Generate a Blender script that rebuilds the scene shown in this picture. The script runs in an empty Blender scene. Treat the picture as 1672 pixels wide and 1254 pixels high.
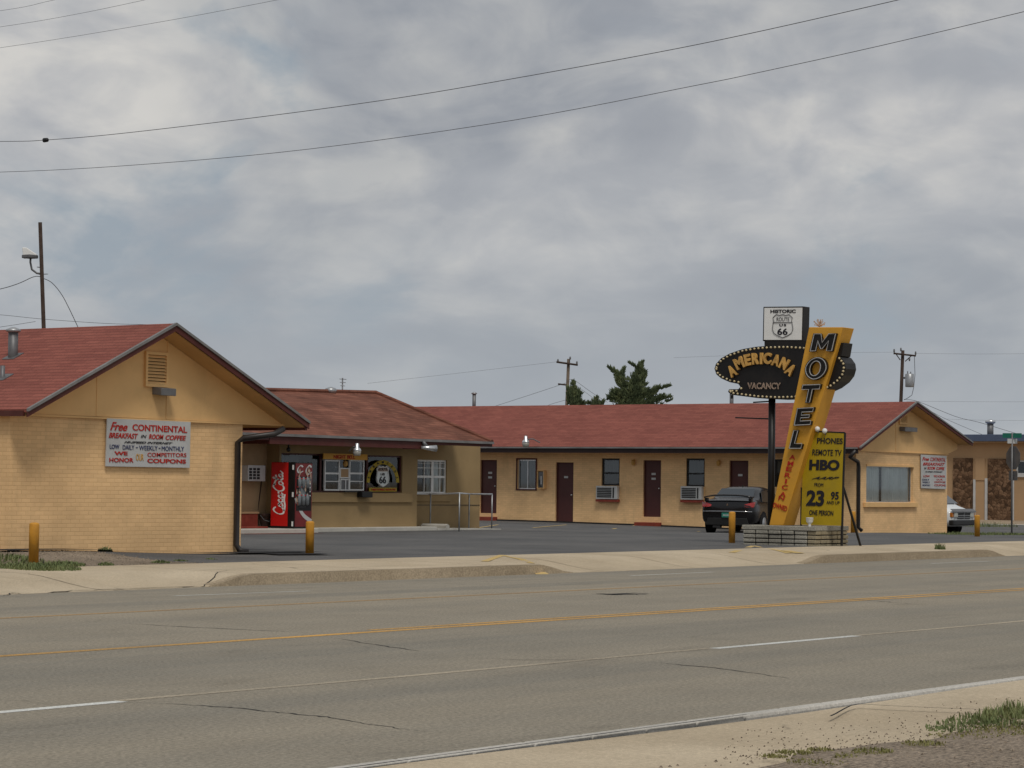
import bpy, math, random
from mathutils import Vector, Matrix
random.seed(7)
sc = bpy.context.scene
COL = sc.collection
R = math.radians
# ---------------------------------------------------------------- camera
CH = 1.28
CF, CP, CR, CY = 4093.68, .0398894, .0122080, .622201
fw = Vector((math.cos(CP)*math.cos(CY), math.cos(CP)*math.sin(CY), math.sin(CP)))
r0 = Vector((math.sin(CY), -math.cos(CY), 0)); u0 = r0.cross(fw)
rt = r0*math.cos(CR) + u0*math.sin(CR); up = u0*math.cos(CR) - r0*math.sin(CR)
cam_d = bpy.data.cameras.new('camera'); cam = bpy.data.objects.new('camera', cam_d); COL.objects.link(cam)
cam_d.sensor_width = 36; cam_d.lens = CF/1672*36; cam_d.clip_end = 6000; cam_d.clip_start = .1
M = Matrix((rt, up, -fw)).transposed().to_4x4(); M.translation = Vector((0, 0, CH)); cam.matrix_world = M
sc.camera = cam
# ---------------------------------------------------------------- light
SUN_EL, SUN_AZ = 56, 228          # azimuth measured from +X towards +Y
s = Vector((math.cos(R(SUN_AZ))*math.cos(R(SUN_EL)), math.sin(R(SUN_AZ))*math.cos(R(SUN_EL)), math.sin(R(SUN_EL))))
sd = bpy.data.lights.new('sun', 'SUN'); sd.energy = 1.5; sd.angle = R(16); sd.color = (1, .95, .87)
so = bpy.data.objects.new('sun', sd); COL.objects.link(so); so.rotation_euler = s.to_track_quat('Z', 'Y').to_euler()
sc.view_settings.view_transform = 'Standard'; sc.view_settings.look = 'None'
sc.view_settings.exposure = .12; sc.view_settings.gamma = 1
W = bpy.data.worlds.new('World'); sc.world = W; W.use_nodes = True
nt = W.node_tree; nt.nodes.clear()
def N(t, **k):
    n = nt.nodes.new(t)
    for a, b in k.items():
        setattr(n, a, b)
    return n
def L(a, b): nt.links.new(a, b)
def math_n(op, a, b=None, clamp=False):
    n = N('ShaderNodeMath', operation=op, use_clamp=clamp)
    for i, v in enumerate((a, b)):
        if v is None: continue
        if isinstance(v, (int, float)): n.inputs[i].default_value = v
        else: L(v, n.inputs[i])
    return n.outputs[0]
def mixc(f, a, b, bt='MIX'):
    n = N('ShaderNodeMix', data_type='RGBA', blend_type=bt)
    for i, v in ((0, f), (6, a), (7, b)):
        if isinstance(v, (int, float)): n.inputs[i].default_value = v
        elif isinstance(v, tuple): n.inputs[i].default_value = (*v, 1)
        else: L(v, n.inputs[i])
    return n.outputs[2]
def ramp(v, stops, interp='LINEAR'):
    n = N('ShaderNodeValToRGB'); cr = n.color_ramp; cr.interpolation = interp
    while len(cr.elements) < len(stops): cr.elements.new(.5)
    for e, (p, c) in zip(cr.elements, stops):
        e.position = p; e.color = (*c, 1) if isinstance(c, tuple) else (c, c, c, 1)
    L(v, n.inputs[0]); return n.outputs[0]
tc = N('ShaderNodeTexCoord'); sep = N('ShaderNodeSeparateXYZ'); L(tc.outputs['Generated'], sep.inputs[0])
sky = N('ShaderNodeTexSky', sky_type='NISHITA', sun_disc=False)
sky.sun_elevation = R(SUN_EL); sky.sun_rotation = R(90-SUN_AZ); sky.dust_density = 2
# clouds laid on a layer overhead, seen in perspective
zz = math_n('POWER', math_n('MAXIMUM', sep.outputs[2], 0.0005), .72)
comb = N('ShaderNodeCombineXYZ'); L(sep.outputs[0], comb.inputs[0]); L(sep.outputs[1], comb.inputs[1]); L(math_n('MULTIPLY', zz, 1.45), comb.inputs[2])
def noise(vec, sc_, det, rough, off=(0, 0, 0), dist=0):
    m = N('ShaderNodeMapping'); m.inputs['Location'].default_value = off; L(vec, m.inputs[0])
    n = N('ShaderNodeTexNoise'); L(m.outputs[0], n.inputs['Vector'])
    n.inputs['Scale'].default_value = sc_; n.inputs['Detail'].default_value = det
    n.inputs['Roughness'].default_value = rough; n.inputs['Distortion'].default_value = dist
    return n.outputs[0]
n1 = noise(comb.outputs[0], 8.0, 6, .50, (3.1, 1.7, 0.9), .6)
n2 = noise(comb.outputs[0], 21, 6, .52, (7.7, 4.2, 1.3), .5)
n3 = noise(comb.outputs[0], 5.0, 4, .5, (1.2, 9.5, 2.2))
dens = math_n('ADD', math_n('MULTIPLY', n1, .6), math_n('MULTIPLY', n2, .4))
shade = ramp(dens, [(.38, (3.2, 3.36, 3.66)), (.46, (3.55, 3.70, 3.95)), (.52, (4.2, 4.28, 4.4)), (.60, (5.3, 5.25, 5.1))])
dark = ramp(n3, [(.40, (.80, .82, .85)), (.58, (1.07, 1.06, 1.05))])
cl = mixc(1.0, shade, dark, 'MULTIPLY')
blue = mixc(.8, mixc(.12, (0, 0, 0), sky.outputs[0], 'ADD'), (2.9, 3.6, 4.3))
cover = ramp(noise(comb.outputs[0], 8.0, 6, .55, (5.5, 2.5, .2), .3), [(.33, .15), (.43, .9), (.5, 1.0)])
cc = mixc(cover, blue, cl)
hor = ramp(sep.outputs[2], [(0.0, .85), (.06, .5), (.14, 0.0)])
cc = mixc(hor, cc, (3.6, 3.9, 4.2))
# full sky strength comes from the Nishita part plus the lit cloud deck
bg = N('ShaderNodeBackground'); L(cc, bg.inputs[0]); bg.inputs[1].default_value = .1
wo = N('ShaderNodeOutputWorld'); L(bg.outputs[0], wo.inputs[0])
# ---------------------------------------------------------------- layout: a sight line from the camera meets a real plane
CO = Vector((0, 0, CH))
def P(x, y, ax, v):
    d = fw + rt*((x-836)/CF) + up*((627-y)/CF)
    return CO + d*((v-CO[ax])/d[ax])
def sm(t):
    t = max(0., min(1., t)); return t*t*(3-2*t)
KY = 23.8
def lot_z(X, Y):
    a = .12*sm((33-X)/5)*sm((Y-27)/2)
    b = -.28*sm((X-66)/12)*sm((Y-26.5)/5)*(1-sm((Y-40)/12)*(1-sm((X-78)/6)))
    c = -.13*math.exp(-((X-66)/4.5)**2-((Y-39)/3.5)**2)
    return a+b+c
def kerb_up(X):
    a = sm((X-25.9)/1.0)*(1-sm((X-34.0)/1.0)); b = sm((X-42.9)/1.0)*(1-sm((X-51.3)/1.0))
    return max(a, b, sm((X-62)/1.)*(1-sm((X-72)/1.)))
def surf(X, Y):
    if Y < 6.99: return .018
    if Y < 7.1: return .03
    if Y < 17.15: return 0
    if Y < KY: return -.2*(Y-17.15)/(KY-17.15)
    if Y < 26.5:
        k = kerb_up(X); hi = -.05+.05*(Y-KY)/2.7
        lo = -.195+(.195-.0)*sm((Y-KY)/1.8)
        return hi*k+min(lo, hi)*(1-k)
    return lot_z(X, Y)
def S(x, y, d=0.):
    z = 0
    for i in range(12):
        p = P(x, y, 2, z)
        z = surf(p.x, p.y)
    return Vector((p.x, p.y, z+d))
# ---------------------------------------------------------------- materials
MT = {}
class Mat:
    def __init__(s, name, rough=.8, spec=.3, metal=0):
        s.m = bpy.data.materials.new(name); s.m.use_nodes = True; s.t = s.m.node_tree
        s.b = s.t.nodes['Principled BSDF']; s.b.inputs['Roughness'].default_value = rough
        s.b.inputs['Specular IOR Level'].default_value = spec; s.b.inputs['Metallic'].default_value = metal
        s.tc = s.t.nodes.new('ShaderNodeTexCoord').outputs['Object']
        g = s.t.nodes.new('ShaderNodeNewGeometry'); s.pos = g.outputs['Position']
    def n(s, t, **k):
        n = s.t.nodes.new(t)
        for a, b in k.items(): setattr(n, a, b)
        return n
    def l(s, a, b): s.t.links.new(a, b)
    def noise(s, scale, det=4, rough=.55, stretch=(1, 1, 1), vec=None, off=(0, 0, 0)):
        m = s.n('ShaderNodeMapping'); m.inputs['Scale'].default_value = stretch; m.inputs['Location'].default_value = off; s.l(vec or s.pos, m.inputs[0])
        n = s.n('ShaderNodeTexNoise'); s.l(m.outputs[0], n.inputs['Vector']); n.inputs['Scale'].default_value = scale
        n.inputs['Detail'].default_value = det; n.inputs['Roughness'].default_value = rough; return n.outputs[0]
    def ramp(s, v, stops):
        n = s.n('ShaderNodeValToRGB'); cr = n.color_ramp
        while len(cr.elements) < len(stops): cr.elements.new(.5)
        for e, (p, c) in zip(cr.elements, stops):
            e.position = p; e.color = (*c, 1) if isinstance(c, tuple) else (c, c, c, 1)
        s.l(v, n.inputs[0]); return n.outputs[0]
    def mix(s, f, a, b, bt='MIX'):
        n = s.n('ShaderNodeMix', data_type='RGBA', blend_type=bt)
        for i, v in ((0, f), (6, a), (7, b)):
            if isinstance(v, (int, float)): n.inputs[i].default_value = v
            elif isinstance(v, tuple): n.inputs[i].default_value = (*v, 1)
            else: s.l(v, n.inputs[i])
        return n.outputs[2]
    def col(s, c):
        if isinstance(c, tuple): s.b.inputs['Base Color'].default_value = (*c, 1)
        else: s.l(c, s.b.inputs['Base Color'])
    def bump(s, h, st=.3, d=.01):
        n = s.n('ShaderNodeBump'); n.inputs['Strength'].default_value = st; n.inputs['Distance'].default_value = d
        s.l(h, n.inputs['Height']); s.l(n.outputs[0], s.b.inputs['Normal'])
def flat(name, c, rough=.7, spec=.3, metal=0, var=.12, scale=3, dirt=.0):
    m = Mat(name, rough, spec, metal)
    v = m.noise(scale, 5)
    k = m.ramp(v, [(.3, 1-var), (.7, 1+var)])
    base = m.mix(1.0, c, k, 'MULTIPLY')
    if dirt:
        g = m.ramp(m.noise(scale*.6, 6, .7, off=(4, 2, 9)), [(.5, 0.), (.68, dirt)])
        base = m.mix(g, base, (.12, .09, .06))
    m.col(base); m.bump(m.noise(scale*12, 3), .12, .004)
    MT[name] = m.m; return m.m
def uvec(m, mode):
    sp = m.n('ShaderNodeSeparateXYZ'); m.l(m.pos, sp.inputs[0])
    cb = m.n('ShaderNodeCombineXYZ')
    def add(a, b):
        n = m.n('ShaderNodeMath', operation='ADD'); m.l(a, n.inputs[0]); m.l(b, n.inputs[1]); return n.outputs[0]
    if mode == 'wall': m.l(add(sp.outputs[0], sp.outputs[1]), cb.inputs[0])
    if mode == 'ry': m.l(sp.outputs[1], cb.inputs[0])
    if mode == 'rx': m.l(sp.outputs[0], cb.inputs[0])
    m.l(sp.outputs[2], cb.inputs[1]); return cb.outputs[0]
def brickmat(name, c, bw=.20, bh=.068, wear=.10):
    m = Mat(name, .75, .25)
    b = m.n('ShaderNodeTexBrick'); m.l(uvec(m, 'wall'), b.inputs['Vector'])
    b.inputs['Scale'].default_value = 1; b.inputs['Brick Width'].default_value = bw; b.inputs['Row Height'].default_value = bh
    b.inputs['Mortar Size'].default_value = .006; b.inputs['Mortar Smooth'].default_value = .6; b.inputs['Bias'].default_value = 0
    b.inputs['Color1'].default_value = (.95, .95, .95, 1); b.inputs['Color2'].default_value = (1.05, 1.05, 1.05, 1); b.inputs['Mortar'].default_value = (.86, .83, .79, 1)
    k = m.ramp(m.noise(.7, 6, .6, (1, 1, 1.6)), [(.3, 1-wear), (.7, 1+wear)])
    st = m.ramp(m.noise(1.3, 7, .7, (2.2, 2.2, .35), off=(3, 8, 1)), [(.55, 0.), (.78, .3)])
    base = m.mix(1.0, m.mix(1.0, c, b.outputs[0], 'MULTIPLY'), k, 'MULTIPLY')
    base = m.mix(st, base, (.26, .2, .12))
    m.col(base)
    inv = m.n('ShaderNodeMath', operation='SUBTRACT'); inv.inputs[0].default_value = 1; m.l(b.outputs['Fac'], inv.inputs[1])
    ad = m.n('ShaderNodeMath', operation='ADD'); m.l(inv.outputs[0], ad.inputs[0])
    mu = m.n('ShaderNodeMath', operation='MULTIPLY'); m.l(m.noise(40, 3), mu.inputs[0]); mu.inputs[1].default_value = .5; m.l(mu.outputs[0], ad.inputs[1])
    m.bump(ad.outputs[0], .4, .006); MT[name] = m.m; return m.m
def shingle(name, c, c2, mode, zrow=.055, patch=.22):
    m = Mat(name, .92, .15)
    b = m.n('ShaderNodeTexBrick'); m.l(uvec(m, mode), b.inputs['Vector'])
    b.inputs['Scale'].default_value = 1; b.inputs['Brick Width'].default_value = .32; b.inputs['Row Height'].default_value = zrow
    b.inputs['Mortar Size'].default_value = .006; b.inputs['Mortar Smooth'].default_value = .5
    b.inputs['Color1'].default_value = (*c, 1); b.inputs['Color2'].default_value = (*c2, 1); b.inputs['Mortar'].default_value = (c[0]*.5, c[1]*.5, c[2]*.5, 1)
    k = m.ramp(m.noise(.8, 7, .65, (1, 1, 2)), [(.3, 1-patch), (.7, 1+patch)])
    k2 = m.ramp(m.noise(45, 2, .6), [(.3, .8), (.7, 1.2)])
    m.col(m.mix(1.0, m.mix(1.0, b.outputs[0], k, 'MULTIPLY'), k2, 'MULTIPLY'))
    m.bump(m.noise(60, 3), .4, .006); MT[name] = m.m; return m.m
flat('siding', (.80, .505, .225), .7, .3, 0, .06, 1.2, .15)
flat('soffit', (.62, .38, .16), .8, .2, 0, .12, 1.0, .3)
brickmat('brick', (.825, .54, .275), wear=.15)
flat('stucco', (.33, .23, .115), .85, .2, 0, .10, 1.0, .25)  # browner paint, with some cloud shade darkened into its colour
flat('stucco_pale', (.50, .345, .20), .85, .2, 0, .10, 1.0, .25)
shingle('roof_red', (.27, .092, .070), (.215, .070, .055), 'ry', .055, .12)
shingle('roof_brown', (.22, .092, .062), (.155, .062, .042), 'rx', .06, .4)
flat('fascia_red', (.085, .022, .018), .6, .3, 0, .2, 2, .2)
flat('fascia_dark', (.03, .016, .014), .6, .3, 0, .2, 2)
flat('drip_edge', (.22, .215, .21), .5, .4, .3, .2, 3, .3)
flat('gutter_dark', (.022, .018, .017), .45, .5, 0, .2, 3)
flat('door_maroon', (.075, .02, .018), .5, .4, 0, .12, 2, .15)
flat('door_frame', (.42, .29, .14), .7, .3)
flat('white', (.80, .80, .78), .5, .4, 0, .06, 3, .12)
flat('white_board', (.50, .505, .50), .55, .3, 0, .06, 3, .12)
flat('galv', (.36, .37, .38), .4, .5, .6, .15, 5)
flat('grey_metal', (.16, .16, .165), .5, .4, .4, .15, 5)
flat('alu', (.62, .63, .64), .3, .5, .8, .1, 5)
flat('black', (.008, .008, .009), .4, .4, 0, .2, 4)
flat('sign_black', (.009, .008, .008), .45, .35, 0, .25, 2, .06)
flat('rubber', (.012, .012, .012), .85, .2)
flat('sign_yellow', (.66, .33, .035), .5, .35, 0, .07, 1.5, .12)
flat('board_yellow', (.40, .28, .008), .5, .35, 0, .07, 2.5, .15)
flat('bollard_yellow', (.58, .27, .03), .6, .3, 0, .15, 5, .25)
flat('gold', (.58, .33, .09), .6, .3, 0, .25, 5, .3)
flat('neon', (.45, .33, .25), .4, .4, 0, .15, 8)
flat('neon_white', (.42, .42, .42), .3, .5, 0, .1, 8)
flat('bulb', (.60, .50, .30), .3, .5, 0, .2, 9)
flat('red_paint', (.42, .02, .012), .6, .3, 0, .12, 6)
flat('blue_paint', (.03, .04, .12), .6, .3)
flat('dark_paint', (.015, .014, .02), .6, .3)
flat('brick_red', (.22, .045, .03), .85, .2, 0, .2, 6)
flat('slab_white', (.50, .48, .43), .85, .2, 0, .1, 2, .2)
flat('wood_pole', (.06, .042, .034), .9, .1, 0, .25, 3)
flat('wood_pole_pale', (.14, .11, .085), .9, .1, 0, .25, 3)
flat('wire', (.10, .10, .11), .7, .2)
flat('curtain', (.78, .82, .80), .9, .1, 0, .1, 2)
flat('curtain_grey', (.09, .10, .105), .9, .1, 0, .1, 2)
flat('dark_interior', (.012, .012, .013), .9, .1)
flat('blue_fascia', (.075, .10, .165), .5, .3, 0, .08, 2)
flat('tan_wall', (.42, .275, .155), .8, .2, 0, .08, .6, .1)
flat('sign_green', (.01, .13, .09), .5, .3)
flat('coke_red', (.55, .012, .010), .35, .5, 0, .04, 2)
flat('can_grey', (.16, .18, .19), .4, .5, 0, .3, 20)
flat('grille', (.02, .02, .02), .5, .4)
flat('plate_green', (.03, .20, .15), .5, .4)
flat('amber', (.5, .16, .02), .3, .5)
flat('bucket', (.10, .06, .05), .7, .3, 0, .4, 12)
flat('twine', (.12, .09, .06), .8, .2)
def gloss(name, c, rough, metal=0, coat=0):
    m = Mat(name, rough, .5, metal); m.col(c); m.b.inputs['Coat Weight'].default_value = coat; m.b.inputs['Coat Roughness'].default_value = .05; MT[name] = m.m
gloss('car_black', (.003, .003, .004), .22, 0, .1)
gloss('van_white', (.80, .82, .82), .3, 0, .5)
gloss('car_glass', (.02, .025, .03), .04, 0, .5)
gloss('tail_red', (.35, .008, .006), .12, 0, 1)
gloss('lamp_clear', (.45, .46, .42), .12, 0, .5)
gloss('chrome', (.7, .7, .7), .12, 1)
gloss('glass_refractor', (.35, .34, .30), .15, 0, .5)
# glass pane: mostly see-through with a sky reflection
m = Mat('glass'); t = m.t; t.nodes.remove(m.b)
tr = m.n('ShaderNodeBsdfTransparent'); tr.inputs[0].default_value = (.88, .9, .9, 1)
gl = m.n('ShaderNodeBsdfGlossy'); gl.inputs['Roughness'].default_value = .03; gl.inputs[0].default_value = (.9, .93, .95, 1)
fr = m.n('ShaderNodeFresnel'); fr.inputs[0].default_value = 1.5
mx = m.n('ShaderNodeMixShader'); mul = m.n('ShaderNodeMath', operation='ADD', use_clamp=True); mul.inputs[1].default_value = .03
m.l(fr.outputs[0], mul.inputs[0]); m.l(mul.outputs[0], mx.inputs[0]); m.l(tr.outputs[0], mx.inputs[1]); m.l(gl.outputs[0], mx.inputs[2])
m.l(mx.outputs[0], t.nodes['Material Output'].inputs[0]); MT['glass'] = m.m
# asphalt of the street
def asphalt(name, ca, cb, streak=True, sp=.25, cracks=0.):
    m = Mat(name, .9, .2)
    v = m.ramp(m.noise(.35, 6, .6, (.05, 1.3, 1) if streak else (1, 1, 1)), [(.34, ca), (.66, cb)])
    k = m.ramp(m.noise(.9, 6, .65), [(.3, .92), (.7, 1.08)])
    k2 = m.ramp(m.noise(38, 3, .75), [(.35, 1-sp), (.65, 1+sp)])
    k3 = m.ramp(m.noise(120, 2, .6), [(.60, 1.0), (.72, 1.5)])
    k4 = m.ramp(m.noise(1.1, 7, .75, (.35, 1, 1), off=(9, 3, 0)), [(.32, .82), (.42, 1.0), (.62, 1.0), (.75, 1.10)])
    c = v
    for q in (k, k2, k3, k4): c = m.mix(1.0, c, q, 'MULTIPLY')
    if cracks:
        vo = m.n('ShaderNodeTexVoronoi', feature='DISTANCE_TO_EDGE'); vo.inputs['Scale'].default_value = .22
        wv = m.n('ShaderNodeVectorMath', operation='ADD'); m.l(m.pos, wv.inputs[0])
        nn = m.n('ShaderNodeTexNoise'); nn.inputs['Scale'].default_value = .8; nn.inputs['Detail'].default_value = 6; m.l(m.pos, nn.inputs['Vector']); m.l(nn.outputs['Color'], wv.inputs[1])
        m.l(wv.outputs[0], vo.inputs['Vector'])
        e = m.ramp(vo.outputs['Distance'], [(.0, cracks), (.006, 0.)])
        brk = m.ramp(m.noise(.5, 3), [(.5, 0.), (.6, 1.)])
        f = m.mix(1.0, e, brk, 'MULTIPLY'); c = m.mix(f, c, (.03, .027, .025))
    m.col(c); m.bump(m.noise(60, 4, .7), .5, .01); MT[name] = m.m
asphalt('road', (.205, .19, .158), (.305, .264, .20), True, .3, .2)
asphalt('lot', (.088, .088, .089), (.135, .131, .127), False, .35)
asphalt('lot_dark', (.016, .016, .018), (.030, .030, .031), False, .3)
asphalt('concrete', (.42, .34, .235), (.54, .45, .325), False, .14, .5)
asphalt('concrete_grey', (.42, .40, .36), (.55, .52, .47), False, .15)
asphalt('gravel', (.17, .135, .10), (.28, .225, .17), False, .6)
asphalt('dirt', (.26, .195, .13), (.36, .28, .20), False, .25)
asphalt('line_white', (.50, .50, .47), (.72, .72, .68), False, .25)
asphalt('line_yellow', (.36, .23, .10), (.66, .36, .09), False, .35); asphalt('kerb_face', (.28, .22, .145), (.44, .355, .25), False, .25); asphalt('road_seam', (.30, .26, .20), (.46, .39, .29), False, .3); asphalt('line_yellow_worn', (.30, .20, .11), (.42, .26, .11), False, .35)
asphalt('line_yellow_pale', (.50, .36, .14), (.62, .45, .20), False, .25)
# stone cladding
m = Mat('stone_clad', .9, .2)
vo = m.n('ShaderNodeTexVoronoi'); vo.inputs['Scale'].default_value = 5.5; m.l(m.pos, vo.inputs['Vector'])
c = m.ramp(vo.outputs['Color'], [(.1, (.06, .035, .02)), (.45, (.12, .068, .038)), (.8, (.20, .12, .07))])
ve = m.n('ShaderNodeTexVoronoi', feature='DISTANCE_TO_EDGE'); ve.inputs['Scale'].default_value = 5.5; m.l(m.pos, ve.inputs['Vector'])
e = m.ramp(ve.outputs['Distance'], [(.0, .6), (.08, 1.)])
m.col(m.mix(1.0, m.mix(1.0, c, e, 'MULTIPLY'), m.ramp(m.noise(9, 5), [(.3, .7), (.7, 1.3)]), 'MULTIPLY')); m.bump(ve.outputs['Distance'], .8, .05); MT['stone_clad'] = m.m
def foliage(name, a, b, c):
    m = Mat(name, .8, .2)
    oi = m.noise(1.6, 5, .7); m.col(m.ramp(oi, [(.3, a), (.5, b), (.72, c)])); MT[name] = m.m
foliage('juniper', (.05, .07, .038), (.11, .14, .07), (.25, .28, .13))  # palest tone paints sunlit clumps into the foliage colour
foliage('grass', (.09, .12, .045), (.15, .18, .075), (.28, .27, .12))
foliage('grass_dry', (.12, .12, .04), (.2, .19, .07), (.30, .27, .12))
flat('bark', (.07, .05, .035), .9, .1, 0, .3, 4)
# ---------------------------------------------------------------- mesh helpers
ORG = {}
class MB:
    def __init__(s): s.v = []; s.f = []
    def add(s, vs, fs):
        o = len(s.v); s.v += [Vector(v) for v in vs]; s.f += [tuple(i+o for i in f) for f in fs]; return s
    def box(s, a, b):
        x0, x1 = sorted((a[0], b[0])); y0, y1 = sorted((a[1], b[1])); z0, z1 = sorted((a[2], b[2]))
        return s.add([(x0, y0, z0), (x1, y0, z0), (x1, y1, z0), (x0, y1, z0), (x0, y0, z1), (x1, y0, z1), (x1, y1, z1), (x0, y1, z1)],
                     [(0, 3, 2, 1), (4, 5, 6, 7), (0, 1, 5, 4), (1, 2, 6, 5), (2, 3, 7, 6), (3, 0, 4, 7)])
    def prism(s, pts, off):                     # polygon + offset vector
        n = len(pts); off = Vector(off); pts = [Vector(p) for p in pts]
        nn = (pts[1]-pts[0]).cross(pts[2]-pts[1])
        if n > 4:
            nn = Vector((0, 0, 0))
            for i in range(n): nn += pts[i].cross(pts[(i+1) % n])
        if nn.dot(off) > 0: pts = pts[::-1]
        return s.add(pts+[p+off for p in pts], [tuple(range(n)), tuple(range(2*n-1, n-1, -1))]+[(i, n+i, n+(i+1) % n, (i+1) % n) for i in range(n)])
    def tube(s, path, r, n=8, cap=True):
        path = [Vector(p) for p in path]; rs = r if isinstance(r, (list, tuple)) else [r]*len(path)
        rings = []; prev = None
        for i, p in enumerate(path):
            d = (path[min(i+1, len(path)-1)]-path[max(i-1, 0)]).normalized()
            a = Vector((0, 0, 1)) if abs(d.z) < .9 else Vector((1, 0, 0))
            if prev is not None: a = prev
            x = (a-d*a.dot(d)).normalized(); y = d.cross(x); prev = x
            rings.append([p+(x*math.cos(2*math.pi*k/n)+y*math.sin(2*math.pi*k/n))*rs[i] for k in range(n)])
        o = []; fs = []
        for g in rings: o += g
        for i in range(len(rings)-1):
            for k in range(n): fs.append((i*n+k, i*n+(k+1) % n, (i+1)*n+(k+1) % n, (i+1)*n+k))
        if cap: fs += [tuple(range(n-1, -1, -1)), tuple((len(rings)-1)*n+k for k in range(n))]
        return s.add(o, fs)
    def lathe(s, c, prof, n=16, axis='z'):      # prof: (r, h)
        c = Vector(c); o = []; fs = []
        for r, h in prof:
            for k in range(n):
                a = 2*math.pi*k/n; q = (r*math.cos(a), r*math.sin(a), h)
                if axis == 'x': q = (h, r*math.cos(a), r*math.sin(a))
                if axis == 'y': q = (r*math.sin(a), h, r*math.cos(a))
                o.append(c+Vector(q))
        m = len(prof)
        for i in range(m-1):
            for k in range(n): fs.append((i*n+k, i*n+(k+1) % n, (i+1)*n+(k+1) % n, (i+1)*n+k))
        fs += [tuple(range(n-1, -1, -1)), tuple((m-1)*n+k for k in range(n))]
        return s.add(o, fs)
    def loft(s, rings):
        n = len(rings[0]); o = []; fs = []
        for g in rings: o += g
        for i in range(len(rings)-1):
            for k in range(n): fs.append((i*n+k, i*n+(k+1) % n, (i+1)*n+(k+1) % n, (i+1)*n+k))
        fs += [tuple(range(n-1, -1, -1)), tuple((len(rings)-1)*n+k for k in range(n))]
        return s.add(o, fs)
    def grid(s, fn, nu, nv):
        o = [fn(i/nu, j/nv) for j in range(nv+1) for i in range(nu+1)]
        return s.add(o, [(j*(nu+1)+i, j*(nu+1)+i+1, (j+1)*(nu+1)+i+1, (j+1)*(nu+1)+i) for j in range(nv) for i in range(nu)])
    def sph(s, c, r, n=8, m=5, sq=1):
        return s.lathe(c, [(max(r*math.sin(math.pi*i/m), r*.02), -r*sq*math.cos(math.pi*i/m)) for i in range(m+1)], n)
    def build(s, name, mat, parent=None, smooth=False, bev=0, at=None, sub=0):
        root = parent
        o_ = Vector((0, 0, 0))
        if parent is not None: o_ = ORG.get(parent.name, Vector((0, 0, 0)))
        elif at is not None: o_ = Vector(at)
        me = bpy.data.meshes.new(name); me.from_pydata([v-o_ for v in s.v], [], s.f); me.update()
        ob = bpy.data.objects.new(name, me); COL.objects.link(ob); me.materials.append(MT[mat])
        if smooth:
            for p in me.polygons: p.use_smooth = True
        if bev:
            b = ob.modifiers.new('bevel', 'BEVEL'); b.width = bev; b.segments = 2; b.limit_method = 'ANGLE'
        if sub:
            b = ob.modifiers.new('sub', 'SUBSURF'); b.levels = sub; b.render_levels = sub
        if parent is not None: ob.parent = parent
        else: ob.location = o_
        ORG[ob.name] = o_
        return ob
def tag(o, label=None, cat=None, group=None, kind=None):
    for k, v in (('label', label), ('category', cat), ('group', group), ('kind', kind)):
        if v: o[k] = v
    return o
def thing(name, loc, label, cat, group=None):
    e = bpy.data.objects.new(name, None); COL.objects.link(e); e.location = loc; e.empty_display_size = .2
    ORG[e.name] = Vector(loc); return tag(e, label, cat, group)
def copy_tree(o, parent=None):
    c = o.copy(); COL.objects.link(c); ORG[c.name] = ORG.get(o.name, Vector((0, 0, 0)))
    if parent: c.parent = parent
    for ch in [x for x in list(COL.objects) if x.parent == o]: copy_tree(ch, c)
    return c
def struct(o): o['kind'] = 'structure'; return o
def rect(ax, v, x0, y0, x1, y1):
    """axis aligned rectangle on plane X=v (ax 0) or Y=v (ax 1) -> (a0,a1,z0,z1) along the other axis"""
    o = 1-ax; ym = (y0+y1)/2; xm = (x0+x1)/2
    a = P(x0, ym, ax, v)[o]; b = P(x1, ym, ax, v)[o]
    return (min(a, b), max(a, b), P(xm, y1, ax, v).z, P(xm, y0, ax, v).z)
def pt(ax, v, a, z): return Vector((v, a, z)) if ax == 0 else Vector((a, v, z))
def slab(mb, ax, v, rc, d, t):                  # box on a facade: front v-d (proud), back v-d+t
    a0, a1, z0, z1 = rc
    return mb.box(pt(ax, v-d, a0, z0), pt(ax, v-d+t, a1, z1))
def wall(mb, ax, v, a0, a1, z0, z1, holes, t=.2):
    As = sorted({a0, a1} | {h[i] for h in holes for i in (0, 1)}); Zs = sorted({z0, z1} | {h[i] for h in holes for i in (2, 3)})
    def solid(i, j):
        if i < 0 or j < 0 or i >= len(As)-1 or j >= len(Zs)-1: return False
        ca = (As[i]+As[i+1])/2; cz = (Zs[j]+Zs[j+1])/2
        return not any(h[0] < ca < h[1] and h[2] < cz < h[3] for h in holes)
    for i in range(len(As)-1):
        for j in range(len(Zs)-1):
            if not solid(i, j): continue
            A, B, C, D = As[i], As[i+1], Zs[j], Zs[j+1]
            F = [pt(ax, v, A, C), pt(ax, v, B, C), pt(ax, v, B, D), pt(ax, v, A, D)]
            K = [pt(ax, v+t, A, C), pt(ax, v+t, B, C), pt(ax, v+t, B, D), pt(ax, v+t, A, D)]
            fs = [(0, 1, 2, 3), (7, 6, 5, 4)]
            if not solid(i, j-1): fs.append((0, 4, 5, 1))
            if not solid(i, j+1): fs.append((3, 2, 6, 7))
            if not solid(i-1, j): fs.append((0, 3, 7, 4))
            if not solid(i+1, j): fs.append((1, 5, 6, 2))
            mb.add(F+K, fs)
def curtain(mb, ax, v, rc, amp=.03, wl=.16):
    a0, a1, z0, z1 = rc; n = max(8, int((a1-a0)/wl*8))
    rnd = [random.uniform(.6, 1.3) for _ in range(n+2)]
    mb.grid(lambda u, w: pt(ax, v+amp*math.sin(u*(a1-a0)/wl*2*math.pi)*rnd[int(u*n*.3)], a0+(a1-a0)*u, z0+(z1-z0)*w), n, 1)
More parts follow.
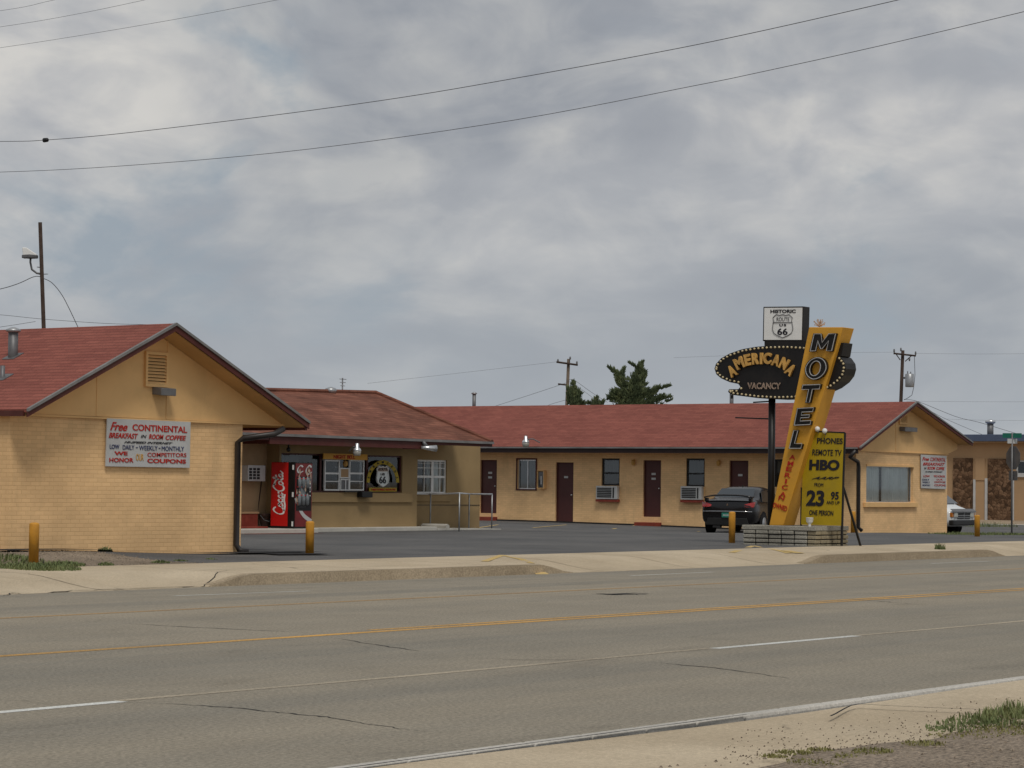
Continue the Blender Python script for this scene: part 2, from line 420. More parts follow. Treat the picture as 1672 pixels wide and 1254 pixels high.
def text(body, name, mat, parent, TL, TR, BL, ext=.012, bold=0., shear=0., outline=0., spacing=1., font_fit=True):
    cu = bpy.data.curves.new(name, 'FONT'); cu.body = body; cu.size = 1; cu.offset = bold; cu.shear = shear; cu.space_character = spacing
    cu.resolution_u = 4
    if outline: cu.fill_mode = 'NONE'; cu.bevel_depth = outline; cu.bevel_resolution = 1
    else: cu.extrude = .5
    ob = bpy.data.objects.new(name, cu); COL.objects.link(ob)
    bpy.context.view_layer.update()
    dg = bpy.context.evaluated_depsgraph_get(); me = bpy.data.meshes.new_from_object(ob.evaluated_get(dg)); bpy.data.objects.remove(ob); bpy.data.curves.remove(cu)
    xs = [v.co.x for v in me.vertices]; ys = [v.co.y for v in me.vertices]
    x0, x1, y0, y1 = min(xs), max(xs), min(ys), max(ys)
    TL, TR, BL = Vector(TL), Vector(TR), Vector(BL)
    U = TR-TL; V = TL-BL; n = U.cross(V).normalized()
    o_ = ORG.get(parent.name, Vector((0, 0, 0)))
    sx = U.length/(x1-x0)
    for v in me.vertices:
        a, b, c = v.co
        v.co = BL+U*((a-x0)/(x1-x0))+V*((b-y0)/(y1-y0))+n*(c*(ext*2 if not outline else sx)) - o_
    me.name = name; me.materials.clear(); me.materials.append(MT[mat])
    o2 = bpy.data.objects.new(name, me); COL.objects.link(o2); o2.parent = parent; ORG[o2.name] = o_
    return o2
def ptext(body, name, mat, parent, ax, v, tl, tr, bl, **k):
    return text(body, name, mat, parent, P(*tl, ax, v), P(*tr, ax, v), P(*bl, ax, v), **k)
# ================================================================ ground, road, walks
def lerp(a, b, t): return a+(b-a)*t
def arange(a, b, st):
    n = max(1, int(math.ceil((b-a)/st))); return [a+(b-a)*i/n for i in range(n+1)]
def sheet(name, mat, xs, ys, zf, d=0.):
    mb = MB(); n = len(xs)
    mb.add([(x, y, zf(x, y)+d) for y in ys for x in xs], [(j*n+i, j*n+i+1, (j+1)*n+i+1, (j+1)*n+i) for j in range(len(ys)-1) for i in range(n-1)])
    return struct(mb.build(name, mat, smooth=True))
mb = MB(); mb.add([(-3000, -3000, -.45), (3500, -3000, -.45), (3500, 3500, -.45), (-3000, 3500, -.45)], [(0, 1, 2, 3)]); struct(mb.build('ground', 'dirt'))
xr = [-60]+arange(-20, 110, 3)+[160, 250, 400]
sheet('road', 'road', xr, [7.1, 10, 13.5, 17.15, 19, 21, KY], lambda x, y: 0 if y < 17.15 else -.2*(y-17.15)/(KY-17.15))
xs = arange(10, 76, .33)
ys = [KY, KY+.001]+arange(KY+.1, 26.5, .3)
def walk_z(x, y):
    if y <= KY+.0005: return -.24
    return surf(x, y)
sheet('sidewalk', 'concrete', [-60, -20]+xs+[90, 160, 400], ys, walk_z)
sheet('parking_lot', 'lot', arange(28.8, 140, .8), [26.5, 27, 27.5]+arange(28, 110, 1.0), lambda x, y: lot_z(x, y)+.0)
sheet('gravel_verge', 'gravel', arange(-40, 28.8, .8), [26.5]+arange(26.7, 60, .5), lambda x, y: lot_z(x, y)+.004*math.sin(x*5)*math.sin(y*7)-(.02 if y == 26.5 else 0))
# near side
KX = [-60, 0]+arange(5, 24, .5)+[40, 100]
def near_top(x, y): return .05 if x < 12.6 else .05-.0*sm((x-12.6)/1.5)
mb = MB()
for i in range(len(KX)-1):
    mb.box((KX[i]+.004, 7.0, -.2), (KX[i+1]-.004, 7.10, -.0+.028)) if i % 4 == 3 else mb.box((KX[i], 7.0, -.2), (KX[i+1], 7.10, .028))
struct(mb.build('kerb', 'concrete_grey', bev=.02))
sheet('sidewalk', 'concrete', [-60, 0]+arange(4, 26, .4)+[60, 100], [4.4, 5, 5.6, 6.2, 6.97], lambda x, y: .012+.01*math.sin(x*.9))
def verge_y(x): return 5.68+.10*math.sin(x*1.3)+.06*math.sin(x*3.7)+.03*math.sin(x*9.1)
mb = MB(); vx = [-60, 0]+arange(4, 26, .12)+[60, 100]
mb.add([(x, y if k else verge_y(x), z+(.0 if not k else .012*math.sin(x*6+y*4))) for k, (y, z) in enumerate(((0, .022), (5.3, .045), (4.6, .06), (2.0, .05), (-40, .0))) for x in vx],
       [(j*len(vx)+i+1, j*len(vx)+i, (j+1)*len(vx)+i, (j+1)*len(vx)+i+1) for j in range(4) for i in range(len(vx)-1)])
struct(mb.build('gravel_verge', 'gravel', smooth=True))
# painted lines and cracks: strips laid on the surface
def strip(name, mat, pts, w, d=.006, sub=1, taper=False, jag=0.):
    mb = MB(); q = []
    for i in range(len(pts)-1):
        for k in range(sub): q.append(Vector(pts[i])*(1-k/sub)+Vector(pts[i+1])*(k/sub))
    q.append(Vector(pts[-1])); vs = []; 
    for i, p in enumerate(q):
        a = q[max(i-1, 0)]; b = q[min(i+1, len(q)-1)]; dd = (b-a); nn = Vector((-dd.y, dd.x, 0)).normalized()
        ww = w*(1 if not taper else max(.15, math.sin(math.pi*i/(len(q)-1)))*random.uniform(.5, 1.4))
        j = nn*random.uniform(-jag, jag)
        for sg in (-.5, .5):
            e = p+nn*ww*sg+j; vs.append((e.x, e.y, surf(e.x, e.y)+(min(d, .0018) if 7.12 < e.y < KY-.02 else d)))
    n = len(q); mb.add(vs, [(2*i, 2*i+1, 2*i+3, 2*i+2) for i in range(n-1)])
    return struct(mb.build(name, mat))
def xline(mat, y, x0, x1, w, step=2.5): return strip('lane_marking', mat, [(x, y, 0) for x in arange(x0, x1, step)], w)
xline('line_yellow', 13.50, -30, 26.5, .12); xline('line_yellow_worn', 17.13, -30, 250, .11)
# the far half of the near yellow line doubles up
xline('line_yellow', 13.68, 17.0, 250, .09); xline('line_yellow', 13.46, 26.5, 250, .09)
for a, b in ((3.2, 10.5), (17.1, 19.5), (26.5, 29.5), (36, 39)): xline('line_white', 10.27, a, b, .10)
for a, b in (((285, 973), (505, 965)), ((1030, 940), (1165, 934)), ((1520, 920), (1615, 916.5))):
    strip('lane_marking', 'line_white', [S(*a), S(*b)], .10, .012, 6)
def crack(pts, w, mat='lot_dark', d=.007):
    q = [S(*p) for p in pts]; strip('crack_and_kerb_line', mat, q, w, d, 8, True, w*1.0)
crack([(190, 1146), (300, 1150), (380, 1156), (470, 1165), (540, 1172), (620, 1185), (690, 1195)], .022)
crack([(545, 1042), (620, 1054), (700, 1065)], .02); crack([(200, 1018), (330, 1025), (500, 1033)], .022)
crack([(1060, 1081), (1180, 1092), (1290, 1108)], .022); crack([(760, 1074), (860, 1078), (1010, 1077)], .012)
crack([(1380, 977), (1450, 983), (1490, 986)], .02)
crack([(0, 966), (120, 965), (240, 961), (330, 953), (372, 946)], .035, 'lot_dark', .009)
strip('crack_and_kerb_line', 'lot_dark', [S(1400, 1153), S(1450, 1156), S(1540, 1160), S(1625, 1163), S(1700, 1166)], .018, .014, 6, False, .004)
strip('crack_and_kerb_line', 'lot_dark', [S(1356, 1174), S(1366, 1169), S(1378, 1162), S(1388, 1157), S(1400, 1154)], .014, .016, 2)
mb = MB(); cx_ = arange(7.0, 12.0, .15); mb.add([(x, y, .0335) for x in cx_ for y in (6.983+.004*math.sin(x*7), 6.998)], [(2*i, 2*i+2, 2*i+3, 2*i+1) for i in range(len(cx_)-1)]); struct(mb.build('crack_and_kerb_line', 'lot_dark'))  # thin dark line along the back edge of the near kerb
for a_, b_ in ((10.5, 17.1), (19.5, 34)): strip('road_seam', 'road_seam', [(x, 10.29+.03*math.sin(x*.8), 0) for x in arange(a_, b_, .5)], .08, .009, 1)
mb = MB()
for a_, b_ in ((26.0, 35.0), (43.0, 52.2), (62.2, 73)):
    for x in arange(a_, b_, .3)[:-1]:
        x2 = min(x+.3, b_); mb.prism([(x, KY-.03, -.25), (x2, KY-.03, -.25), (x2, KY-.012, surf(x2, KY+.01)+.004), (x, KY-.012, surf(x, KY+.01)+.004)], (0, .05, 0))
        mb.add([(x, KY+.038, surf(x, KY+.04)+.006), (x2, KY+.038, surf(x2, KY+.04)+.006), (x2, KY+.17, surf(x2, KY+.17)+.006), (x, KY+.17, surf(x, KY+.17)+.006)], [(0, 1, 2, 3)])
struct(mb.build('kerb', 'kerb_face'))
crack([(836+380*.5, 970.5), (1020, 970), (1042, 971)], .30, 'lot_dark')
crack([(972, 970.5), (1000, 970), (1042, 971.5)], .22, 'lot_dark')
crack([(60, 937), (72, 940), (80, 942)], .03, 'lot_dark', .008); crack([(0, 960), (20, 964), (40, 970)], .03, 'lot_dark', .008)
# joints across the far sidewalk
for X in arange(12, 60, 3.05):
    strip('sidewalk_joint', 'gravel', [(X, y, 0) for y in arange(KY+.05, 26.45, .3)], .018, .004)
strip('lane_marking', 'line_yellow_pale', [S(791, 917), S(820, 923), S(850, 929), S(868, 931)], .13)
strip('lane_marking', 'line_yellow_pale', [S(864, 930.5), S(886, 935)], .22, .012)
strip('lane_marking', 'line_yellow_pale', [S(1282, 911.5), S(1306, 917)], .22, .012)
strip('lane_marking', 'line_yellow_pale', [S(1195, 902.5), S(1230, 906), S(1270, 911), S(1288, 914)], .14)
for a, b in (((1140, 868), (1175, 857)), ((1000, 864), (1037, 858)), ((870, 862), (925, 857)), ((780, 862), (813, 857))):
    strip('lane_marking', 'line_yellow_pale', [S(*a), S(*b)], .09)
# dark sealed strip at the wing's foot
mb = MB(); pts = [S(85, 903), S(200, 908), S(300, 913), S(420, 913), S(560, 911), S(600, 905), S(470, 893), S(392, 897), S(300, 903.5), S(100, 899)]
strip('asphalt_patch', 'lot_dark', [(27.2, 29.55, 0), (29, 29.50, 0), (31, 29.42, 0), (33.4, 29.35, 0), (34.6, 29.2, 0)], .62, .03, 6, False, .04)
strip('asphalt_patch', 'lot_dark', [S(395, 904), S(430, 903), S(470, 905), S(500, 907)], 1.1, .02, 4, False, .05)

def terrace(y): pass
# ================================================================ buildings
def roof_gable(root, Xr, zr, XL, zL, XR, zR, Ya, Yb, mat, t=.10, soff='soffit'):
    def sl(Xa, za, X_, z_): return MB().prism([(X_, Ya, z_), (Xa, Ya, za), (Xa, Ya, za-t), (X_, Ya, z_-t)], (0, Yb-Ya, 0))
    m = MB(); m.prism([(XL, Ya, zL), (Xr, Ya, zr), (XR, Ya, zR), (XR, Ya, zR-.05), (Xr, Ya, zr-.05), (XL, Ya, zL-.05)], (0, Yb-Ya, 0))
    rf = m.build('roof', mat, root)
    m = MB(); m.prism([(XL+.03, Ya+.04, zL-.05), (Xr, Ya+.04, zr-.053), (XR-.03, Ya+.04, zR-.05), (XR-.03, Ya+.04, zR-.11), (Xr, Ya+.04, zr-.12), (XL+.03, Ya+.04, zL-.11)], (0, Yb-Ya-.08, 0))
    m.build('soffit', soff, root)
    for (a, za) in ((XL, zL), (XR, zR)):
        MB().prism([(a, Ya-.035, za-.035), (Xr, Ya-.035, zr-.035), (Xr, Ya-.035, zr-.135), (a, Ya-.035, za-.125)], (0, .03, 0)).build('rake_board', 'fascia_red', root)
        MB().prism([(a, Ya-.06, za+.012), (Xr, Ya-.06, zr+.012), (Xr, Ya-.06, zr-.035), (a, Ya-.06, za-.035)], (0, .055, 0)).build('drip_edge', 'drip_edge', rf)
    return rf
def pipe_on(px, py_top, py_bot, X, r, root, name='vent_pipe', cap=True, mat='galv'):
    b = P(px, py_bot, 0, X); a = P(px, py_top, 0, X); m = MB()
    m.tube([(b.x, b.y, b.z-.3), (b.x, b.y, a.z)], r, 10)
    o = m.build(name, 'grey_metal', root, True)
    if cap: MB().lathe((b.x, b.y, a.z), [(r*1.1, -.02), (r*1.55, .0), (r*1.5, .03), (r*.4, .07)], 12).build('cap', mat, o, True)
    return o
def louver(root, Y, rc, ax=1, n=9):
    a0, a1, z0, z1 = rc; w = .05
    m = MB(); m.box(pt(ax, Y-.05, a0, z0), pt(ax, Y-.001, a0+w, z1)); m.box(pt(ax, Y-.05, a1-w, z0), pt(ax, Y-.001, a1, z1))
    m.box(pt(ax, Y-.05, a0+w, z1-w), pt(ax, Y-.001, a1-w, z1)); m.box(pt(ax, Y-.05, a0+w, z0), pt(ax, Y-.001, a1-w, z0+w))
    o = m.build('louver_vent', 'siding', root); m = MB(); h = (z1-z0-2*w)/n
    for i in range(n):
        z = z0+w+h*(i+.5); m.prism([pt(ax, Y-.045, a0+w, z-h*.45), pt(ax, Y-.045, a1-w, z-h*.45), pt(ax, Y-.008, a1-w, z+h*.25), pt(ax, Y-.008, a0+w, z+h*.25)], (0, 0, .008))
    m.build('slats', 'siding', o)
    m = MB(); m.box(pt(ax, Y-.006, a0+w, z0+w), pt(ax, Y-.002, a1-w, z1-w)); m.build('backing', 'dark_interior', o)
def floodbox(root, Y, rc):
    a0, a1, z0, z1 = rc
    m = MB(); m.prism([(a0, Y-.22, z0), (a0, Y-.22, z1-.02), (a0, Y-.002, z1), (a0, Y-.002, z0+.02)], (a1-a0, 0, 0)); return m.build('wall_light', 'grey_metal', root, bev=.01)
# ---- left wing
Y0 = 29.85
WL, WR_ = 27.88, 33.42
left = thing('motel_wing', (30.6, Y0, 0), 'near motel wing of tan brick, its red roof running off the left edge', 'building', None)
JZ = 2.31
m = MB(); m.box((WL, Y0, -.4), (WR_, Y0+.3, JZ)); m.box((WL+.9, Y0+.3, -.4), (WR_, 50, JZ)); m.build('wall', 'brick', left)
YK = Y0-.5
pr = P(285, 528, 1, YK); pl = P(43, 668, 1, YK); prr = P(503, 689, 1, YK)
rf = roof_gable(left, pr.x, pr.z, pl.x, pl.z, prr.x, prr.z, YK, 50.4, 'roof_red')
def zroof(X, a, r): return a.z+(r.z-a.z)*(X-a.x)/(r.x-a.x)
xr_ = prr.x-.12
m = MB(); m.prism([(WL+.02, Y0-.03, JZ), (xr_, Y0-.03, JZ), (xr_, Y0-.03, zroof(xr_, prr, pr)-.12), (pr.x, Y0-.03, pr.z-.13), (pl.x+.1, Y0-.03, zroof(pl.x+.1, pl, pr)-.12), (WL+.02, Y0-.03, JZ+.01)], (0, .12, 0)); m.build('gable_siding', 'siding', left)
m = MB(); b = P(270, 600, 1, Y0)
m.box((b.x, Y0-.042, JZ+.02), (b.x+.02, Y0-.031, 3.7)); bb = P(156, 600, 1, Y0); m.box((bb.x, Y0-.038, JZ+.02), (bb.x+.012, Y0-.031, zroof(bb.x, pl, pr)-.15)); m.box((WL+.02, Y0-.05, JZ-.03), (xr_, Y0-.031, JZ+.0)); m.build('seam_strip', 'siding', left)
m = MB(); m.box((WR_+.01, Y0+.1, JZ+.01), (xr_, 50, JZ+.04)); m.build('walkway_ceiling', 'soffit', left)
m = MB(); m.box((prr.x-.05, YK+.02, prr.z-.15), (prr.x, 50.3, prr.z-.05)); m.build('eave_board', 'fascia_red', left); m = MB(); m.box((pl.x-.03, YK+.05, pl.z-.11), (pl.x+.02, 50.3, pl.z-.02)); m.build('eave_board', 'fascia_red', left)
louver(left, Y0-.03, rect(1, Y0, 233, 575, 270, 632)); floodbox(left, Y0-.03, rect(1, Y0, 246, 632.5, 270.5, 646.5))
a, b, c, d = P(463, 700, 1, Y0-.55), P(447, 709, 1, Y0-.5), P(397, 716, 1, Y0-.2), P(388.5, 722, 1, Y0-.07)
m = MB(); e = P(385.5, 897, 1, Y0-.07)
m.tube([(a.x, a.y, a.z), (b.x, b.y, b.z), (c.x, c.y, c.z), (d.x, d.y, d.z), (d.x, d.y, .15), (d.x+.03, d.y-.06, .05), (d.x+.14, d.y-.16, .03)], .055, 8); m.build('downspout', 'gutter_dark', left, True)
for px, y0_, y1_, r_ in ((21, 541, 583, .085), (4, 597, 617, .04)):
    b_ = None
    for k in range(400):                        # where the sight line meets the left roof slope
        q_ = P(px, y1_, 1, 31+k*.05)
        if q_.z < zroof(q_.x, pl, pr): break
    MB().prism([(q_.x-.12, q_.y-.14, zroof(q_.x-.12, pl, pr)+.003), (q_.x+.12, q_.y-.14, zroof(q_.x+.12, pl, pr)+.003), (q_.x+.12, q_.y+.14, zroof(q_.x+.12, pl, pr)+.003), (q_.x-.12, q_.y+.14, zroof(q_.x-.12, pl, pr)+.003)], (0, 0, .012)).build('flashing', 'grey_metal', rf)
    pipe_on(px, y0_, y1_, q_.x, r_, rf, cap=r_ > .05)
# pieces of the shaded side of the left wing beyond its front pier
m = MB(); m.box((WL+.01, Y0+.301, 1.98), (WL+.2, 50, JZ)); m.build('porch_lintel', 'siding', left)
# ---- right wing
XF = 70.8
YR = P(1397, 866, 0, XF).y
YRK = YR-.5
right = thing('motel_wing', (74.5, YR, 0), 'far motel wing, long red roof over room doors, behind the black car', 'building', None)
q = lambda x, y: P(x, y, 1, YRK)
pr2 = q(1495.8, 655.7); pl2 = q(1394, 727.5); prr2 = q(1587, 722)
XE = XF-.75
ze = P(1060, 729.4, 0, XE).z
JR = P(1397, 734.5, 0, XF).z
XW1 = P(1546.5, 800, 1, YR).x
FE = 64.5
wins = [rect(0, XF, *r) for r in ((845, 750.5, 875, 798.5), (982, 748.5, 1011.5, 816), (1120, 748.5, 1150.5, 817), (1264, 750, 1295, 818))]
doors = [rect(0, XF, *r) for r in ((784, 751, 811, 838), (907, 755, 936, 853.5), (1050, 751.5, 1079, 844), (1190.5, 752, 1221.5, 850))]
holes = list(wins)+list(doors)
m = MB(); wall(m, 0, XF, YR+.2, FE, -.6, JR, holes); m.box((XW1-.2, YR+.2, -.8), (XW1, FE, JR)); m.box((XF+.2, FE-.2, -.6), (XW1-.2, FE, JR))
win = rect(1, YR, 1414.5, 762, 1491, 820)
wall(m, 1, YR, XF, XW1, -.8, P(1470, 738, 1, YR).z, [win], .2); m.build('wall', 'brick', right)
JG = P(1470, 738, 1, YR).z
pr2z = pr2.z
class V2: pass
eL = Vector((XE, 0, ze)); 
rf2 = roof_gable(right, pr2.x, pr2.z, XE, ze, prr2.x, prr2.z, YRK, FE+.3, 'roof_red')
xr_ = prr2.x-.15
m = MB(); m.prism([(XF+.01, YR-.03, JG), (XW1, YR-.03, JG-.0), (xr_, YR-.03, prr2.z-.25), (xr_, YR-.03, zroof(xr_, prr2, pr2)-.12), (pr2.x, YR-.03, pr2.z-.13), (XE+.1, YR-.03, zroof(XE+.1, eL, pr2)-.12), (XE+.1, YR-.03, JG)], (0, .12, 0)); m.build('gable_siding', 'siding', right)
m = MB(); b = P(1461, 700, 1, YR); m.box((b.x, YR-.042, JG+.02), (b.x+.025, YR-.031, zroof(b.x, eL, pr2)-.2)); m.box((XF, YR-.05, JG-.03), (XW1, YR-.031, JG)); m.build('seam_strip', 'siding', right)
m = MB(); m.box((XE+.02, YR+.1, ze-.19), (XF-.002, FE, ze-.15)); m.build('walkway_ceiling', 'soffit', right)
m = MB(); m.box((XE-.05, YRK+.02, ze-.21), (XE-.005, FE+.3, ze-.03)); m.build('eave_board', 'fascia_dark', right)
m = MB(); m.box((XE-.11, YRK+.02, ze-.06), (XE-.052, FE+.3, ze-.01)); m.build('gutter', 'drip_edge', right)
louver(right, YR-.03, rect(1, YR, 1466, 676, 1479, 693), n=6); floodbox(right, YR-.03, rect(1, YR, 1467, 697, 1487, 705))
d_ = rect(1, YR-.08, 1400, 740, 1404, 863)
xx = (d_[0]+d_[1])/2
m = MB(); p1, p2 = P(1380, 746, 1, YR-.08), P(1402, 757, 1, YR-.08)
m.tube([(XE-.05, YR-.4, ze-.1), (p1.x, YR-.25, p1.z), (xx-.06, YR-.08, p2.z+.06), (xx, YR-.08, p2.z-.1), (xx, YR-.08, .05), (xx+.1, YR-.15, -.06)], .06, 8); m.build('downspout', 'gutter_dark', right, True)
# gable window
def frame(root, name, mat, ax, v, rc, w, d, t, muntins=()):
    a0, a1, z0, z1 = rc; m = MB()
    m.box(pt(ax, v-d, a0, z0), pt(ax, v-d+t, a0+w, z1)); m.box(pt(ax, v-d, a1-w, z0), pt(ax, v-d+t, a1, z1))
    m.box(pt(ax, v-d, a0+w, z0), pt(ax, v-d+t, a1-w, z0+w)); m.box(pt(ax, v-d, a0+w, z1-w), pt(ax, v-d+t, a1-w, z1))
    for k, f, ww in muntins:
        if k == 'v': c = a0+(a1-a0)*f; m.box(pt(ax, v-d+.004, c-ww/2, z0+w), pt(ax, v-d+t-.004, c+ww/2, z1-w))
        else: c = z0+(z1-z0)*f; m.box(pt(ax, v-d+.002, a0+w, c-ww/2), pt(ax, v-d+t-.006, a1-w, c+ww/2))
    return m.build(name, mat, root)
def pane(fr_, ax, v, rc, name='pane', inset=.03):
    a0, a1, z0, z1 = rc; m = MB(); m.add([pt(ax, v, a0+inset, z0+inset), pt(ax, v, a1-inset, z0+inset), pt(ax, v, a1-inset, z1-inset), pt(ax, v, a0+inset, z1-inset)], [(0, 1, 2, 3)]); return m.build(name, 'glass', fr_)
def window(root, ax, v, rc, fmat, cmat, w=.04, rec=.07, mun=(), full=True, cur=None):
    f = frame(root, 'window', fmat, ax, v, rc, w, -rec, .05, mun); pane(f, ax, v+rec+.02, rc)
    if cmat:
        m = MB(); a0, a1, z0, z1 = cur or rc; curtain(m, ax, v+rec+.07, (a0+.02, a1-.02, z0+.01, z1-.01)); m.build('curtain', cmat, f, True)
    m = MB(); a0, a1, z0, z1 = rc; m.box(pt(ax, v+.32, a0-.1, z0-.1), pt(ax, v+.34, a1+.1, z1+.1)); m.build('room_shade', 'dark_interior', f)
    return f
w_ = window(right, 1, YR, win, 'alu', None, .02, .09)
for f0, f1 in ((.02, .34), (.40, .98)):
    m = MB(); curtain(m, 1, YR+.145, (win[0]+(win[1]-win[0])*f0, win[0]+(win[1]-win[0])*f1, win[2]+.03, win[3]-.02), .02); m.build('curtain', 'curtain', w_, True)
MB().box((win[0]-.2, YR-.09, win[2]-.16), (win[1]+.2, YR-.005, win[2]-.01)).build('sill', 'siding', w_, bev=.008)
m = MB(); m.box((win[0]-.02, YR-.035, win[3]), (win[1]+.02, YR-.005, win[3]+.06)); m.build('lintel', 'siding', w_)
# facade windows
for i, rc in enumerate(wins):
    a0, a1, z0, z1 = rc
    if i == 0:
        f = window(right, 0, XF, rc, 'alu', 'curtain_grey', .035, .06, [('v', .5, .03)])
        frame(f, 'frame', 'fascia_red', 0, XF, (a0-.05, a1+.05, z0-.05, z1+.05), .05, .03, .028)
        continue
    zs = P(1000, 793, 0, XF).z
    if i == 3: zs = P(1280, 795, 0, XF).z
    rw = (a0, a1, zs, z1)
    f = window(right, 0, XF, rw, 'sign_black', 'curtain_grey', .06, .05, [('h', .46, .05)], cur=(a0, a1, zs+(z1-zs)*.5, z1))
    zl = zs-.03
    m = MB(); m.box((XF-.02, a0, z0), (XF+.1, a1, zs-.001)); m.build('infill_panel', 'siding', f)
for j, (x0, y0, x1, y1) in enumerate(((977.5, 793.5, 1012, 815), (1115.5, 794, 1149.5, 816))):
    rc = rect(0, XF, x0, y0, x1, y1); a0, a1, z0, z1 = rc
    lab = ('white air conditioner with louvred front under the window between the second and third doors', 'white air conditioner under the window just left of the black car')[j]
    ac = thing('air_conditioner', (XF, (a0+a1)/2, z0), lab, 'air conditioner', 'air conditioners in the far wing windows')
    MB().box((XF-.17, a0, z0), (XF-.024, a1, z1)).build('case', 'white_board', ac, bev=.012)
    m = MB()
    for k in range(6):
        zz_ = z0+.05+(z1-z0-.1)*(k+.2)/6; m.box((XF-.185, a0+.26*(a1-a0), zz_), (XF-.172, a1-.05, zz_+.035))
    m.box((XF-.185, a0+.14*(a1-a0), z0+.05), (XF-.172, a0+.20*(a1-a0), z1-.05)); m.build('grille', 'grille', ac)
    m = MB(); m.box((XF-.15, a0-.02, z0-.09), (XF-.026, a1+.02, z0-.012)); m.build('shelf', 'brick_red', ac)
# doors
def door(root, ax, v, rc, plate=True, num=2, step=True):
    a0, a1, z0, z1 = rc; m = MB(); m.box(pt(ax, v+.09, a0, z0), pt(ax, v+.14, a1, z1)); d = m.build('door', 'door_maroon', root)
    m = MB(); m.box(pt(ax, v+.06, a0, z0), pt(ax, v+.16, a0+.035, z1)); m.box(pt(ax, v+.06, a1-.035, z0), pt(ax, v+.16, a1, z1)); m.box(pt(ax, v+.06, a0+.035, z1-.035), pt(ax, v+.16, a1-.035, z1)); m.build('door_frame', 'fascia_red', d)
    am = (a0+a1)/2; zt = z0+(z1-z0)*.74
    for k in range(num): MB().box(pt(ax, v+.078, am-.09, zt-k*.16), pt(ax, v+.089, am+.07, zt-k*.16+.07)).build('room_plate', 'white_board', d)
    h = MB(); h.lathe(pt(ax, v+.085, a0+.09 if ax == 0 else a1-.09, z0+.95), [(.012, 0), (.012, -.04), (.03, -.045), (.028, -.075), (.01, -.085)], 10, 'x' if ax == 0 else 'y'); h.build('knob', 'alu', d, True)
    return d
for i, rc in enumerate(doors):
    d = door(right, 0, XF, rc, num=(2, 1, 2, 1)[i])
    if i in (0, 2):
        a0, a1, z0, z1 = rc
        zb = -.5
        m = MB(); m.box((XF+.02, a0, zb), (XF+.2, a1, z0-.001)); m.build('threshold', 'siding', d)
        m = MB(); m.box((XF-.38, a0-.05, zb), (XF-.002, a1+.1, surf(XF, a0)+.13)); m.build('door_step', 'brick_red', right, bev=.01)
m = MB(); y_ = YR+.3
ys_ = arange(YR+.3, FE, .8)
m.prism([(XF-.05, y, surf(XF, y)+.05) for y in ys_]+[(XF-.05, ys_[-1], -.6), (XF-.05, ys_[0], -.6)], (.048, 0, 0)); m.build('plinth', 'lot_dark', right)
for px, py0, py1 in ((1194.5, 641, 660), (774, 643, 666)): pipe_on(px, py0, py1, pr2.x+.5, .07, rf2)
# small wall lamps beside doors
for px, py in ((1036, 755), (1175, 756)):
    p = P(px, py, 0, XF); m = MB(); m.lathe((XF-.08, p.y, p.z), [(.02, .09), (.06, .06), (.07, 0), (.05, -.08), (.02, -.1)], 10); m.box((XF-.03, p.y-.03, p.z-.02), (XF-.001, p.y+.03, p.z+.1)); m.build('door_lamp', 'gold', right, True)
# pay phone box
rc = rect(0, XF, 881, 768, 892.5, 798); a0, a1, z0, z1 = rc
ph = thing('payphone', (XF, a0, z0), 'small payphone booth on the wall between the first window and the second door', 'payphone')
m = MB(); m.box((XF-.17, a0, z0), (XF-.005, a0+.03, z1)); m.box((XF-.17, a1-.03, z0), (XF-.005, a1, z1)); m.box((XF-.17, a0+.03, z1-.03), (XF-.005, a1-.03, z1)); m.box((XF-.17, a0+.03, z0), (XF-.005, a1-.03, z0+.03)); m.build('hood', 'siding', ph, bev=.01)
MB().box((XF-.13, a0+.04, z0+.04), (XF-.01, a1-.04, z1-.05)).build('telephone', 'grey_metal', ph, bev=.01)
MB().box((XF-.145, a0+.10, z0+.15), (XF-.132, a1-.14, z1-.2)).build('keypad', 'white_board', ph)
MB().tube([(XF-.15, a1-.1, z0+.3), (XF-.16, a1-.1, z0+.2), (XF-.15, a1-.12, z0+.08), (XF-.14, a1-.2, z0+.06)], .012, 6).build('cord', 'black', ph)
# ---- office
YO = 41.75; YB = 42.6; YL = YO+.42
ofl = P(456, 800, 1, YO).x; ofr = P(681, 800, 1, YO).x; obr = P(783.5, 800, 1, YB).x; obl = P(385, 800, 1, YB).x-3.
YE = YO-.75
office = thing('office_building', (52, YO, 0), 'olive stucco motel office with brown hip roof, behind the vending machine', 'building')
ez = P(696, 716, 1, YE).z
OT = ez-.08
big = rect(1, YO, 459, 741.5, 657, 805); big = (big[0], big[1], P(560, 804, 1, YO).z, P(560, 742, 1, YO).z)
ww = rect(1, YB, 681.5, 751, 729.5, 806)
m = MB(); wall(m, 1, YO, ofl-.02, ofr, -.4, OT, [big], .2); m.box((ofl-.02, YO+.2, -.4), (ofl+.18, YL-.001, OT)); m.box((ofr-.2, YO+.2, -.4), (ofr, YB-.001, OT))
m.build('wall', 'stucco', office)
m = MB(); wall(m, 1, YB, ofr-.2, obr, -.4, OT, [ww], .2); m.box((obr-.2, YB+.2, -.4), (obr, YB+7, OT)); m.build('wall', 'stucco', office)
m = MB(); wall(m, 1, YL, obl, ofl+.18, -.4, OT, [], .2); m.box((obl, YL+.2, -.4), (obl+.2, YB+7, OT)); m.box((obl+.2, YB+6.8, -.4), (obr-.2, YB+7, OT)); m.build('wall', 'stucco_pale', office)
m = MB(); m.box((ofl+.9, YO-.06, big[2]-.26), (ofr-.25, YO-.003, big[2]-.02)); m.build('sill', 'stucco', office, bev=.015)
m = MB(); m.box((ofr+.01, YB-.05, ww[2]-.22), (ww[1]+.15, YB-.003, ww[2]-.06)); m.build('sill', 'stucco', office, bev=.01)
